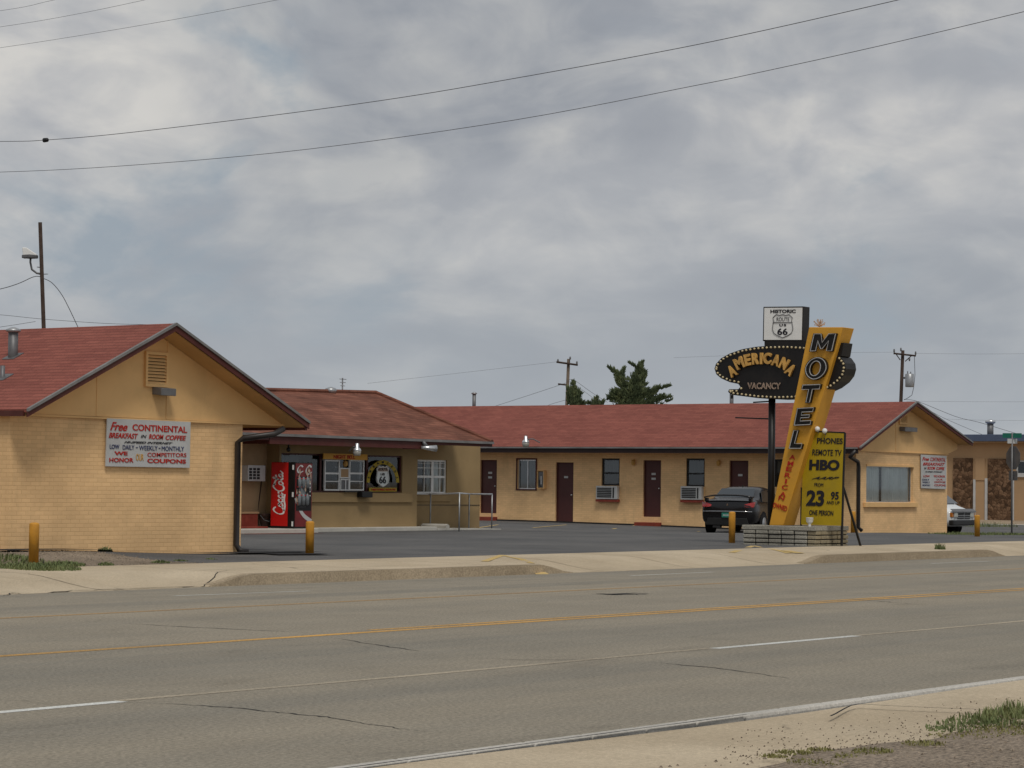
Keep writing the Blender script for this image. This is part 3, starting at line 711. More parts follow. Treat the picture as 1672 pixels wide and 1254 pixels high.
m = MB(); m.box((ofr+.01, YB-.012, .66), (obr-.01, YB-.003, .675)); m.build('wall_joint', 'gutter_dark', office)
# hip roof
c = P(803, 722, 1, YE); cl = P(396, 706.5, 1, YE)
RY = YE+4.3
ra = P(613, 642.5, 1, RY); rb = P(443, 638.5, 1, RY)
BY = RY+4.3; LX = cl.x-3
mid = P(660, 664, 1, YE+3.1)
m = MB()
vs = [(LX, YE, cl.z), (c.x, YE, c.z), (c.x, BY, c.z), (LX, BY, cl.z), (rb.x-2.5, RY, rb.z-.05), (ra.x, RY, ra.z)]
m.add(vs+[(v[0], v[1], v[2]-.05) for v in vs], [(0, 1, 5, 4), (1, 2, 5), (2, 3, 4, 5), (3, 0, 4), (6, 10, 11, 7), (7, 11, 8), (8, 11, 10, 9), (9, 10, 6), (0, 6, 7, 1), (1, 7, 8, 2), (2, 8, 9, 3), (3, 9, 6, 0)])
rfo = m.build('roof', 'roof_brown', office)
m = MB(); m.tube([(c.x, YE, c.z+.01), (ra.x, RY, ra.z+.02), (rb.x-2.5, RY, rb.z-.03)], .07, 6); m.build('ridge_cap', 'roof_brown', rfo)
m = MB(); m.add([(LX+.05, YE+.03, OT), (c.x-.05, YE+.03, OT), (c.x-.05, BY-.05, OT), (LX+.05, BY-.05, OT)], [(0, 1, 2, 3)]); m.build('soffit', 'stucco_pale', office)
fl, fr2 = P(440, 720, 1, YE-.02).x, P(696, 730, 1, YE-.02).x
def ez_at(X): return cl.z+(c.z-cl.z)*(X-cl.x)/(c.x-cl.x)
m = MB(); m.prism([(fl, YE-.03, ez_at(fl)-.02), (fr2, YE-.03, ez_at(fr2)-.02), (fr2, YE-.03, ez_at(fr2)-.25), (fl, YE-.03, ez_at(fl)-.25)], (0, .05, 0))
m.box((fr2-.05, YE+.02, ez_at(fr2)-.25), (fr2, YO+.1, ez_at(fr2)-.06)); m.box((fl, YE+.02, ez_at(fl)-.25), (fl+.05, YO+.1, ez_at(fl)-.06)); m.build('fascia', 'fascia_red', office)
m = MB(); m.prism([(fr2+.01, YE-.02, ez_at(fr2)-.03), (c.x, YE-.02, c.z-.03), (c.x, YE-.02, c.z-.13), (fr2+.01, YE-.02, ez_at(fr2)-.13)], (0, .04, 0)); m.build('fascia', 'fascia_red', office); m = MB(); m.prism([(LX, YE-.02, ez_at(LX)-.03), (fl-.01, YE-.02, ez_at(fl)-.03), (fl-.01, YE-.02, ez_at(fl)-.16), (LX, YE-.02, ez_at(LX)-.16)], (0, .04, 0)); m.build('fascia', 'fascia_red', office)
m = MB(); m.prism([(LX, YE-.085, ez_at(LX)+.01), (c.x, YE-.085, c.z+.01), (c.x, YE-.085, c.z-.055), (LX, YE-.085, ez_at(LX)-.055)], (0, .05, 0)); m.build('gutter', 'drip_edge', office)
# storefront
a0, a1, z0, z1 = big
sf = frame(office, 'window', 'door_maroon', 1, YO, big, .04, -.05, .06); pane(sf, 1, YO+.09, big)
m = MB(); x1 = P(500, 770, 1, YO).x; x2 = P(527, 770, 1, YO).x; x3 = P(600, 770, 1, YO).x
m.box((x1+.9*(x2-x1), YO+.04, z0+.04), (x2, YO+.08, z1-.04)); m.build('mullion', 'door_maroon', sf); m = MB(); m.box((x3, YO+.04, z0+.04), (x3+.08, YO+.08, z1-.04)); m.build('mullion', 'door_maroon', sf)
m = MB(); m.box((a0-.1, YO+.75, z0-.3), (a1+.1, YO+.77, z1+.2)); m.build('room_shade', 'dark_interior', sf)
m = MB(); curtain(m, 1, YO+.35, (a0+.03, x1+.1, z0+.02, z1-.02)); m.build('curtain', 'curtain_grey', sf, True)
m = MB(); m.box((x3+.9, YO+.3, z0+.1), (x3+1.35, YO+.33, z1-.15)); m.build('blind', 'curtain_grey', sf)
zt, zb = P(560, 751, 1, YO).z, P(560, 801, 1, YO).z
for (pa, pb) in ((529.5, 554), (570, 594)):
    rc = rect(1, YO, pa, 751, pb, 801)
    f = frame(office, 'window', 'white', 1, YO, rc, .035, .015, .05, [('h', .56, .045), ('h', .30, .02)]); pane(f, 1, YO+.01, rc)
rc = rect(1, YO, 554.5, 764, 569.5, 781); f = frame(sf, 'notice_board', 'white', 1, YO, rc, .03, .02, .04); m = MB(); m.box((rc[0]+.03, YO-.012, rc[2]+.03), (rc[1]-.03, YO+.01, rc[3]-.03)); m.build('notice', 'tan_wall', f)
rc = rect(1, YO, 555, 782, 569.5, 801); f = frame(sf, 'night_hatch', 'white', 1, YO, rc, .03, .02, .04, [('v', .6, .03)]); m = MB(); m.box((rc[0]+.03, YO-.002, rc[2]+.03), (rc[1]-.03, YO+.01, rc[3]-.03)); m.build('hatch_panel', 'grey_metal', f)
p = P(561, 757, 1, YO); m = MB(); m.lathe((p.x, YO-.06, p.z), [(.02, .08), (.06, .05), (.07, -.03), (.03, -.08)], 10); m.build('bell_lamp', 'gold', sf, True)
# white window at the setback
f = frame(office, 'window', 'white', 1, YB, ww, .05, -.04, .06, [('v', .55, .10), ('h', .5, .06), ('h', .76, .018), ('h', .9, .012), ('v', .28, .018), ('v', .80, .018)]); pane(f, 1, YB+.075, ww)
m = MB(); curtain(m, 1, YB+.2, (ww[0]+(ww[1]-ww[0])*.5, ww[1]-.03, ww[2]+.03, ww[3]-.03)); m.build('curtain', 'curtain', f, True)
m = MB(); m.box((ww[0]-.1, YB+.6, ww[2]-.2), (ww[1]+.1, YB+.62, ww[3]+.1)); m.build('room_shade', 'dark_interior', f)
# roof things
p = P(540, 640, 1, RY); m = MB(); m.lathe((p.x, RY, p.z-.1), [(.09, -.1), (.09, .06), (.15, .08), (.17, .14), (.15, .2), (.03, .24)], 14); m.build('turbine_vent', 'galv', rfo, True)
p = P(559, 640, 1, RY+3); m = MB(); tz = P(559, 617, 1, RY+3).z; m.tube([(p.x, RY+3, p.z-1), (p.x, RY+3, tz)], .022, 6)
for k, w in enumerate((.16, .13, .1)): m.box((p.x-w, RY+2.98, tz-.05-k*.1), (p.x+w, RY+3.0, tz-.03-k*.1))
m.build('antenna', 'galv', rfo)
# walk slab in front of the office
m = MB(); sx = P(393, 870, 1, 41).x
m.box((P(388, 872, 1, 41).x-1, 40.75, -.3), (P(520, 872, 1, 40.75).x, YB+.5, .10)); m.box((P(520, 872, 1, 40.75).x, 41.35, -.3), (ofr+.4, YO+.1, .10)); m.build('step_slab', 'slab_white', office, bev=.015)
m = MB(); m.prism([(ofr+.41, 41.35, -.3), (ofr+.41, 41.35, .06), (obr-.6, 41.4, .02), (obr-.6, 41.4, -.3)], (0, .95, 0)); m.build('ramp', 'slab_white', office)
# ================================================================ things by the office
# vending machine
flat('coke_dark', (.16, .012, .012), .35, .5, 0, .3, 6)
vx = P(480, 868, 1, 40.95).x; VY = 40.95
vy1 = P(442.5, 820, 0, vx).y; vx1 = P(509.5, 800, 1, VY).x
vz0 = .10; vz1 = P(480, 754.5, 1, VY).z
vm = thing('vending_machine', ((vx+vx1)/2, VY, .1), 'red and black soda vending machine with white script on its side', 'vending machine')
MB().box((vx, VY+.0, vz0), (vx1, vy1, vz1)).build('cabinet', 'sign_black', vm, bev=.012)
ys_ = P(470, 820, 0, vx).y
MB().box((vx-.012, ys_, vz0+.06), (vx-.001, vy1-.01, vz1-.01)).build('side_panel', 'coke_red', vm)
for z in (vz0+.12, (vz0+vz1)/2+.02, vz1-.13): MB().box((vx-.02, VY+.03, z-.06), (vx-.002, VY+.07, z+.06)).build('hinge', 'white', vm)
w = vx1-vx; h = vz1-vz0
MB().box((vx+.02, VY-.014, vz0+.05), (vx1-.02, VY-.001, vz1-.03)).build('front_panel', 'coke_dark', vm)
m = MB()
for r in range(2):
    for k in range(3):
        X = vx+.15+k*.17*w/.75; Z = vz1-.52-r*.42
        m.lathe((X, VY-.03, Z), [(.02, -.14), (.05, -.12), (.055, .06), (.03, .13), (.02, .15)], 10)
m.build('bottle_picture', 'can_grey', vm, True)
m = MB(); m.box((vx+.2*w, VY-.03, vz0+.52), (vx+.6*w, VY-.015, vz0+.72)); m.build('delivery_slot', 'grille', vm)
m = MB(); m.box((vx+.2*w, VY-.024, vz0+.80), (vx+.58*w, VY-.015, vz0+1.08)); m.build('display_panel', 'can_grey', vm)
m = MB(); m.box((vx+.80*w, VY-.026, vz0+.95), (vx+.92*w, VY-.015, vz1-.35)); m.build('coin_panel', 'grey_metal', vm)
m = MB()
for k in range(4): m.box((vx+.815*w, VY-.034, vz1-.55-k*.1), (vx+.85*w, VY-.027, vz1-.52-k*.1))
m.build('button', 'white', vm)
def ribbon(fn, n, w0, name, mat, parent, t=.006):
    """flat calligraphic stroke through points fn(i) -> (Vector, width)"""
    m = MB(); ps = [fn(i/n) for i in range(n+1)]; return ps
def stroke(mb, pts2, wd, to3, pen=(.6, .8)):
    # catmull-rom through the points, pen-like width
    q = []
    P_ = [pts2[0]]+list(pts2)+[pts2[-1]]
    for i in range(1, len(P_)-2):
        for k in range(6):
            t = k/6; a, b, c, d = P_[i-1], P_[i], P_[i+1], P_[i+2]
            q.append(tuple(.5*((2*b[j])+(-a[j]+c[j])*t+(2*a[j]-5*b[j]+4*c[j]-d[j])*t*t+(-a[j]+3*b[j]-3*c[j]+d[j])*t**3) for j in (0, 1)))
    q.append(pts2[-1]); vs = []
    for i, p in enumerate(q):
        a = q[max(0, i-1)]; b = q[min(len(q)-1, i+1)]; dx, dy = b[0]-a[0], b[1]-a[1]; l = math.hypot(dx, dy) or 1; nx, ny = -dy/l, dx/l
        ww = wd*(.45+.75*abs(nx*pen[0]+ny*pen[1]))/2
        vs += [to3(p[0]+nx*ww, p[1]+ny*ww), to3(p[0]-nx*ww, p[1]-ny*ww)]
    mb.add(vs, [(2*i, 2*i+1, 2*i+3, 2*i+2) for i in range(len(q)-1)])
# script lettering, laid out in a 10 x 3.2 box: capital C, o, c, a, hyphen, capital C, o, l, a
SCR = [[(1.75, 2.35), (1.55, 2.75), (1.1, 2.85), (.55, 2.3), (.25, 1.5), (.4, .75), (.95, .5), (1.5, .8), (1.9, 1.1)],
       [(2.3, 1.75), (1.95, 1.5), (1.85, 1.0), (2.15, .8), (2.55, 1.05), (2.6, 1.55), (2.3, 1.75), (2.5, 1.5), (2.9, 1.5)],
       [(3.5, 1.6), (3.2, 1.75), (2.9, 1.4), (2.95, .95), (3.3, .82), (3.7, 1.1)],
       [(4.5, 1.65), (4.1, 1.75), (3.75, 1.3), (3.85, .9), (4.2, .95), (4.5, 1.65), (4.4, 1.0), (4.65, .85), (4.95, 1.2)],
       [(4.75, 1.75), (5.1, 1.8), (5.3, 1.75)],
       [(6.9, 2.45), (6.6, 2.95), (6.1, 2.9), (5.5, 2.2), (5.3, 1.4), (5.55, .75), (6.1, .6), (6.7, 1.0)],
       [(7.1, 1.8), (6.75, 1.5), (6.7, 1.0), (7.0, .85), (7.35, 1.15), (7.35, 1.6), (7.1, 1.8)],
       [(7.6, 1.1), (8.0, 2.0), (8.35, 2.85), (8.15, 3.0), (7.9, 2.2), (7.85, 1.2), (8.1, .9), (8.4, 1.15)],
       [(9.0, 1.65), (8.7, 1.75), (8.35, 1.3), (8.45, .95), (8.8, 1.0), (9.05, 1.7), (9.0, 1.1), (9.3, .95), (9.8, 1.5)],
       [(.9, .45), (2.2, .3), (3.4, .5), (4.6, .35)], [(6.6, 2.9), (7.4, 2.6), (8.0, 2.3), (8.9, 2.5)]]
m = MB(); z_lo = P(455, 841, 0, vx).z; z_hi = P(455, 767, 0, vx).z
ya_ = P(447, 800, 0, vx).y; yb_ = P(467, 800, 0, vx).y
for st in SCR: stroke(m, st, .34, lambda u, v: (vx-.018, yb_+(ya_-yb_)*((v-.2)/2.8), z_lo+(z_hi-z_lo)*u/10), (.3, .95))
m.build('lettering', 'white', vm)
m = MB()
stroke(m, [(0, 1.0), (.15, .7), (.5, .3), (1.0, .05)], .14, lambda u, v: (vx+.03+(w-.06)*u, VY-.018, vz0+.15+.62*v)); m.build('wave_stripe', 'white_board', vm)
m = MB()
for st in SCR[:1]: stroke(m, [(a, b) for a, b in st], .42, lambda u, v: (vx+.05+.13*u, VY-.018, vz1-.30+.075*v))
for st in SCR[:1]: stroke(m, [(a, b) for a, b in st], .42, lambda u, v: (vx+.38+.13*u, VY-.018, vz1-.34+.09*v))
m.build('lettering', 'white_board', vm)
m = MB(); m.box((vx+.05, VY-.022, vz0+.45), (vx1-.05, VY-.0145, vz1-.36)); m.build('display_panel', 'sign_black', vm)
m = MB()
for k_ in range(4): m.box((vx+.08, VY-.027, vz1-.42-k_*.21), (vx+.52, VY-.0225, vz1-.395-k_*.21))
m.build('trim', 'coke_red', vm)
m = MB(); random.seed(31)
for k_ in range(16):
    u_ = random.uniform(.05, .9); v_ = random.uniform(.42, .93); stroke(m, [(u_, v_), (u_+random.uniform(-.06, .08), v_-.03), (u_+random.uniform(-.05, .1), v_-.07)], .05, lambda u, v: (vx+min(max(u, .03), .97)*w, VY-.030, vz0+h*v))
m.build('graphic', 'neon', vm)
# night bell sign
rc = rect(1, YO-.1, 528.5, 741, 600, 750.5)
nb = thing('night_bell_sign', (rc[0], YO-.1, rc[2]), 'long yellow sign reading NIGHT BELL in red over the office service window', 'sign')
MB().box((rc[0], YO-.10, rc[2]), (rc[1], YO-.07, rc[3])).build('board', 'sign_yellow', nb)
MB().box((rc[0]+.1, YO-.069, rc[3]-.05), (rc[1]-.1, YO-.002, rc[3]-.02)).build('bracket', 'grey_metal', nb)
ptext('NIGHT BELL', 'lettering', 'red_paint', nb, 1, YO-.105, (545, 742.8), (580, 743.2), (545, 749), bold=.02, ext=.004)
# window sign: shield under an arch
sg = thing('window_sign', (x3+.8, YO, z0), 'white 66 highway shield under a yellow lettered arch in the office window', 'sign')
def p9(x, y, d=0): return P(590+x/15.675, 735+y/15.675, 1, YO-.03-d)
def shield(mb, pt_, d):
    o = [(-.62, 1.0), (-.3, .92), (0, 1.0), (.3, .92), (.62, 1.0), (.95, .72), (.86, .45), (.95, .1), (1.0, -.25), (.86, -.6), (.5, -.82), (0, -1.0), (-.5, -.82), (-.86, -.6), (-1.0, -.25), (-.95, .1), (-.86, .45), (-.95, .72)]
    return [pt_(u, v, d) for u, v in o]
m = MB(); m.prism(shield(m, lambda u, v, d: p9(552+165*u, 675-270*v), 0), (0, .02, 0)); m.build('shield', 'curtain', sg)
m = MB(); o = shield(m, lambda u, v, d: p9(552+150*u, 675-250*v, .008), 0); m.tube(o+[o[0]], .012, 6); m.build('shield_outline', 'white', sg)
m = MB(); m.prism([p9(410, 420, .004), p9(695, 420, .004), p9(680, 545, .004), p9(425, 545, .004)], (0, .003, 0)); m.build('shield_band', 'neon', sg)
text('ROUTE', 'lettering', 'dark_paint', sg, p9(435, 455, .01), p9(670, 455, .01), p9(435, 525, .01), bold=.02, ext=.003)
text('US', 'lettering', 'dark_paint', sg, p9(495, 590, .01), p9(600, 590, .01), p9(495, 645, .01), bold=.03, ext=.003)
text('66', 'lettering', 'dark_paint', sg, p9(460, 670, .01), p9(635, 670, .01), p9(460, 855, .01), bold=.02, ext=.003)
def arch(t, rr): 
    a = math.pi*(1-t); cx_, cy_ = 555, 830; rx, ry = 395*rr, 545*rr
    return cx_+rx*math.cos(a), cy_-ry*math.sin(a)
m = MB(); n = 24
m.add([p9(*arch(i/n, rr), .002) for i in range(n+1) for rr in (1.05, .86)], [(2*i, 2*i+1, 2*i+3, 2*i+2) for i in range(n)])
ob = m.build('arch', 'board_yellow', sg); so_ = ob.modifiers.new('thick', 'SOLIDIFY'); so_.thickness = .012
def arc_letters(word, fn, name, mat, parent, h, wd, t0, t1, d, ext=.004, bold=.02):
    n = len(word)
    for i, ch in enumerate(word):
        t = t0+(t1-t0)*i/(n-1); c_ = Vector(fn(t)); e = .01; tg = (Vector(fn(t+e))-Vector(fn(t-e))).normalized(); nn = Vector((tg.y, -tg.x))
        TL = c_-tg*wd/2+nn*h/2; TR = c_+tg*wd/2+nn*h/2; BL = c_-tg*wd/2-nn*h/2
        yield ch, TL, TR, BL
for ch, TL, TR, BL in arc_letters('AMERICANA', lambda t: arch(t, .955), '', '', sg, 55, 45, .08, .92, 0):
    text(ch, 'lettering', 'dark_paint', sg, p9(*TL, .012), p9(*TR, .012), p9(*BL, .012), bold=.02, ext=.002)
m = MB(); m.prism([p9(205, 960), p9(905, 960), p9(905, 1060), p9(205, 1060)], (0, .02, 0)); m.build('base_plate', 'board_yellow', sg)
text('HISTORIC ROUTE', 'lettering', 'red_paint', sg, p9(270, 985, .01), p9(880, 985, .01), p9(270, 1035, .01), bold=.03, ext=.003)
# counter tray under the window
p = P(593, 806, 1, YO-.1); m = MB(); m.box((p.x-.22, YO-.25, p.z-.10), (p.x+.22, YO-.065, p.z+.06)); m.box((p.x-.8, YO-.14, p.z+.03), (p.x-.23, YO-.065, p.z+.06))
tag(m.build('mail_box', 'black', at=(p.x, YO, p.z), bev=.02), 'small black box on the office sill below the 66 sign', 'box')
# lamps on the eaves
def eave_lamp(ax, v, px, py, scale, lab, arm=(0, .3), tilt=0):
    p = P(px, py, ax, v); r = thing('area_lamp', p, lab, 'lamp', 'dusk lamps on the motel eaves'); s_ = scale
    m = MB(); m.lathe((0, 0, 0), [(.05*s_, .26*s_), (.07*s_, .24*s_), (.075*s_, .10*s_), (.13*s_, .06*s_), (.17*s_, -.02*s_), (.165*s_, -.03*s_)], 16); m.v = [x+p for x in m.v]; m.build('head', 'alu', r, True)
    m = MB(); m.lathe((0, 0, 0), [(.15*s_, -.03*s_), (.16*s_, -.08*s_), (.14*s_, -.17*s_), (.11*s_, -.21*s_)], 16); m.v = [x+p for x in m.v]; m.build('refractor', 'glass_refractor', r, True)
    m = MB(); m.tube([p+Vector((0, 0, .1*s_)), p+Vector((arm[0]*.5, arm[1]*.5, .13*s_)), p+Vector((arm[0], arm[1], -.02))], .02, 6); m.build('arm', 'grey_metal', r)
    return r
eave_lamp(1, YE-.35, 583, 735, .68, 'silver dusk lamp hanging from the red office fascia above the service window', (.1, .33))
eave_lamp(0, XE-.35, 858.5, 721.5, .80, 'silver dusk lamp with clear bowl standing out from the far wing eave', (.35, -.35))
p = P(703, 731, 1, YE-.2); r = thing('area_lamp', p, 'grey flood lamp tilted outward at the right end of the thick red office fascia', 'lamp', 'dusk lamps on the motel eaves')
m = MB(); m.tube([p+Vector((-.25, .12, .0)), p+Vector((.12, -.1, -.02))], [.04, .09], 12); m.build('head', 'alu', r, True)
m = MB(); m.tube([p+Vector((-.15, .15, .17)), p+Vector((-.1, .05, .02))], .05, 8); m.build('mount', 'grey_metal', r, True)
p = P(471, 734, 1, YE+.2); m = MB(); m.sph(p, .06, 10, 6); m.box(p+Vector((-.015, -.015, .04)), p+Vector((.015, .015, .25))); tag(m.build('security_camera', 'black', at=p, smooth=True), 'small black dome camera under the office eave above the vending machine', 'camera')
# ac on the left part of the office
rc = rect(1, YL, 388, 759.5, 416.5, 785.5); a0, a1, z0_, z1_ = rc
ac = thing('air_conditioner', (a0, YL, z0_), 'pale wall air conditioner on the office, left of the vending machine', 'air conditioner')
MB().box((a0, YL-.35, z0_), (a1, YL-.002, z1_)).build('case', 'grey_metal', ac, bev=.015).data.materials[0] = MT['white_board']
m = MB(); W_ = a1-a0
for cidx in range(3):
    for k in range(4): m.box((a0+.04+cidx*.22*W_, YL-.362, z0_+.05+k*(z1_-z0_-.1)/4), (a0+.04+(cidx*.22+.15)*W_, YL-.352, z0_+.05+(k+.72)*(z1_-z0_-.1)/4))
m.build('grille', 'grille', ac)
# brick steps and planter
x0_ = P(386, 870, 1, 41.5).x; x1_ = P(416, 855, 1, 42).x
bs = thing('brick_steps', (x0_, 41.6, .1), 'red brick steps and low brick planter beside the near wing corner', 'steps')
MB().box((x0_-1, 41.9, .10), (x1_, YL-.01, P(400, 839, 1, 41.9).z)).build('planter_wall', 'brick_red', bs, bev=.01)
MB().box((x0_-1, 41.55, .10), (x1_, 41.9, P(400, 860, 1, 41.55).z)).build('step', 'brick_red', bs, bev=.01)
MB().box((x0_-1, 40.2, -.2), (x1_+.7, 40.74, .0)).build('step', 'brick_red', bs, bev=.01)
MB().box((x0_-1, 41.88, P(400, 839, 1, 41.9).z), (x1_+.03, YL-.012, P(400, 839, 1, 41.9).z+.05)).build('coping', 'tan_wall', bs, bev=.01)
# mop leaning on the wall over a bucket
a = P(419, 842, 1, 42.2); b = P(429, 772, 1, YL-.06)
mop = thing('mop', (a.x, 42.2, .1), 'long handled mop leaning against the wall between brick steps and vending machine', 'mop')
MB().tube([(a.x, 42.2, a.z-.1), b], .013, 6).build('handle', 'wood_pole', mop)
MB().box((b.x-.03, YL-.09, b.z-.08), (b.x+.05, YL-.03, b.z+.04)).build('grip', 'tan_wall', mop, bev=.01)
m = MB(); random.seed(3)
for k in range(40):
    an = random.uniform(0, 6.28); rr = random.uniform(.05, .2); m.tube([(a.x, 42.2, a.z-.05), (a.x+rr*.6*math.cos(an), 42.2+rr*.6*math.sin(an), a.z-.12), (a.x+rr*math.cos(an), 42.2+rr*math.sin(an), a.z-random.uniform(.25, .45))], .012, 4)
m.build('mop_head', 'twine', mop)
bk = thing('bucket', (a.x+.12, 42.05, .1), 'dark round bucket holding the mop head', 'bucket')
MB().lathe((a.x+.12, 42.05, .1), [(.11, 0), (.15, .34), (.165, .35), (.15, .36), (.13, .1)], 16).build('body', 'bucket', bk, True)
MB().tube([(a.x-.03, 42.05, .42), (a.x+.0, 41.95, .30), (a.x+.12, 41.88, .26), (a.x+.24, 41.95, .3), (a.x+.27, 42.05, .42)], .008, 6).build('handle', 'galv', bk)
# ramp railing
rl = thing('handrail', (ofr+.8, 41, 0), 'thin galvanised pipe handrail on the ramp in front of the white office window', 'handrail')
def gp(px, pb): q_ = P(px, pb, 2, 0.02); return q_
A_, B_, C_, D_ = gp(702.5, 857), gp(749.5, 866.5), gp(765.5, 862.5), gp(803, 860)
for q_, px_ in ((A_, 702.5), (C_, 765.5), (D_, 803)):
    if q_.y > YB-.3:
        r_ = P(px_, 850, 1, YB-.3); q_.x, q_.y = r_.x, r_.y
def top(pA, px, py):
    q_ = pA.copy(); d = (q_-CO); k = math.hypot(d.x, d.y); r_ = P(px, py, 1, q_.y); q_.z = r_.z; return q_
tA, tB, tC, tD = top(A_, 702.5, 806.5), top(B_, 749.5, 805.5), top(C_, 765.5, 806.5), top(D_, 803, 807)
wallp = Vector((ofr+.02, YO+.3, tA.z))
for q_, t_ in ((A_, tA), (B_, tB), (C_, tC), (D_, tD)): MB().tube([(q_.x, q_.y, -.02), (q_.x, q_.y, t_.z)], .02, 8).build('post', 'galv', rl, True)
MB().tube([wallp, tA, tB], .021, 8).build('rail', 'alu', rl, True); MB().tube([tB+Vector((.01, 0, .002)), tC, tD], .021, 8).build('rail', 'alu', rl, True)
# parking block
a, b = P(690, 857.5, 2, .12), P(731, 858.5, 2, .12)
m = MB(); m.tube([a-Vector((0, 0, .04)), b-Vector((0, 0, .04))], [.09, .09], 6); tag(m.build('parking_block', 'slab_white', at=a), 'pale concrete parking block behind the handrail below the white window', 'parking block')
# ---------------------------------------------------------------- painted boards
def board(name, ax, v, cs, lab, mat='white_board', t=.02):
    c_ = [P(x, y, ax, v) for x, y in cs]; r = thing(name, c_[3], lab, 'sign'); off = Vector((t, 0, 0)) if ax == 0 else Vector((0, t, 0))
    MB().prism(c_, off).build('board', mat, r); return r
b1 = board('painted_sign', 1, Y0-.06, [(175.3, 683), (311.3, 689), (309.8, 763.8), (172.7, 761.3)], 'wide white board with red and blue lettering on the near wing gable')
z8 = lambda x, y: (150+x/8.8, 670+y/8.8)
def bt(s_, mat, tl, tr, bl, par, zf, ax, v, **k): return ptext(s_, 'lettering', mat, par, ax, v, zf(*tl), zf(*tr), zf(*bl), ext=.003, **k)
yb = Y0-.066
for s_, mat, tl, tr, bl, k in [('Free', 'red_paint', (280, 165), (520, 180), (265, 288), dict(bold=.02, shear=.25)), ('CONTINENTAL', 'red_paint', (585, 197), (1368, 235), (585, 290), dict(bold=.02)),
    ('BREAKFAST', 'red_paint', (245, 318), (665, 335), (245, 395), dict(bold=.02, shear=.3)), ('IN', 'dark_paint', (705, 350), (785, 354), (705, 395), dict(shear=.3)), ('ROOM', 'red_paint', (820, 340), (1030, 350), (820, 412), dict(bold=.02, shear=.25)), ('COFFEE', 'red_paint', (1060, 355), (1355, 365), (1060, 425), dict(bold=.02, shear=.25)),
    ('HI-SPEED INTERNET', 'dark_paint', (470, 440), (1160, 460), (465, 470), dict(shear=.4, bold=.01)), ('LOW', 'blue_paint', (258, 490), (395, 492), (258, 552), dict(bold=.01)), ('DAILY', 'blue_paint', (445, 498), (610, 502), (445, 562), {}), ('-', 'blue_paint', (635, 528), (660, 528), (635, 540), {}), ('WEEKLY', 'blue_paint', (680, 506), (945, 512), (680, 572), {}), ('-', 'blue_paint', (962, 538), (985, 538), (962, 550), {}), ('MONTHLY', 'blue_paint', (1005, 515), (1325, 522), (1005, 582), {}),
    ('WE', 'red_paint', (325, 590), (515, 592), (325, 645), dict(bold=.03)), ('HONOR', 'red_paint', (252, 680), (598, 685), (252, 745), dict(bold=.02)), ('OUR', 'gold', (635, 625), (745, 628), (635, 722), dict(bold=.01)), ('COMPETITORS', 'red_paint', (800, 607), (1358, 615), (800, 665), dict(bold=.005)), ('COUPONS', 'red_paint', (798, 692), (1352, 705), (798, 755), dict(bold=.03))]:
    bt(s_, mat, tl, tr, bl, b1, z8, 1, yb, **k)
b2 = board('painted_sign', 1, YR-.06, [(1504, 742.3), (1545.6, 744.5), (1545.2, 798.7), (1504.3, 797)], 'tall narrow white lettered board beside the curtained window on the far gable')
z6 = lambda x, y: (1480+x/6.27, 700+y/6.27)
for s_, mat, tl, tr, bl, k in [('Free', 'red_paint', (165, 290), (232, 292), (163, 328), dict(shear=.3, bold=.02)), ('CONTINENTAL', 'red_paint', (245, 292), (400, 300), (245, 332), dict(shear=.2)), ('BREAKFAST', 'red_paint', (170, 345), (395, 350), (168, 376), dict(bold=.02, shear=.3)), ('IN', 'dark_paint', (183, 395), (205, 395), (183, 415), dict(shear=.3)), ('ROOM', 'red_paint', (215, 388), (295, 390), (215, 418), dict(shear=.3, bold=.02)), ('COFFEE', 'red_paint', (305, 392), (390, 395), (305, 422), dict(shear=.3, bold=.02)),
    ('HI-SPEED INTERNET', 'dark_paint', (195, 433), (370, 438), (193, 446), dict(shear=.3)), ('LOW', 'red_paint', (175, 475), (240, 476), (175, 496), dict(bold=.01)), ('WE HONOR', 'red_paint', (280, 475), (395, 478), (280, 498), {}), ('DAILY', 'blue_paint', (165, 512), (235, 513), (165, 530), {}), ('WEEKLY', 'blue_paint', (165, 540), (240, 541), (165, 557), {}), ('MONTHLY', 'blue_paint', (165, 570), (245, 571), (165, 587), {}), ('OUR', 'red_paint', (310, 512), (370, 513), (310, 528), {}), ('COMPETITORS', 'red_paint', (285, 538), (398, 540), (285, 554), {}), ('COUPONS', 'red_paint', (285, 568), (400, 570), (285, 588), {})]:
    bt(s_, mat, tl, tr, bl, b2, z6, 1, YR-.066, **k)
# ---------------------------------------------------------------- bollards
def make_bollard(lab):
    r = thing('bollard', (0, 0, 0), lab, 'bollard', 'yellow bollards round the lot')
    MB().lathe((0, 0, 0), [(.074, -.2), (.076, .86), (.07, .885), (.045, .90), (.02, .905)], 20).build('pipe', 'bollard_yellow', r, True); return r
bl_ = [((55, 908.5), 853.5, 'yellow bollard in grass before the near wing wall'), ((505.5, 905), 851, 'yellow bollard on asphalt in front of the vending machine'), ((1195, 886.5), 835.5, 'yellow bollard in front of the black car, left of the stone planter'), ((1595.5, 876), 841, 'yellow bollard at the grass edge in front of the white van'), ((1393, 866), 835, 'yellow bollard half hidden behind the price sign brace')]
bo = None
for (px, py), h, lab in bl_:
    p = S(px, py)
    if px == 1393: p = P(1393, 866, 2, 0.0)
    o = make_bollard(lab) if bo is None else copy_tree(bo)
    bo = bo or o; o['label'] = lab; o.location = p; o.scale = (1, 1, (P(px, h, 1, p.y).z-p.z)/.9)
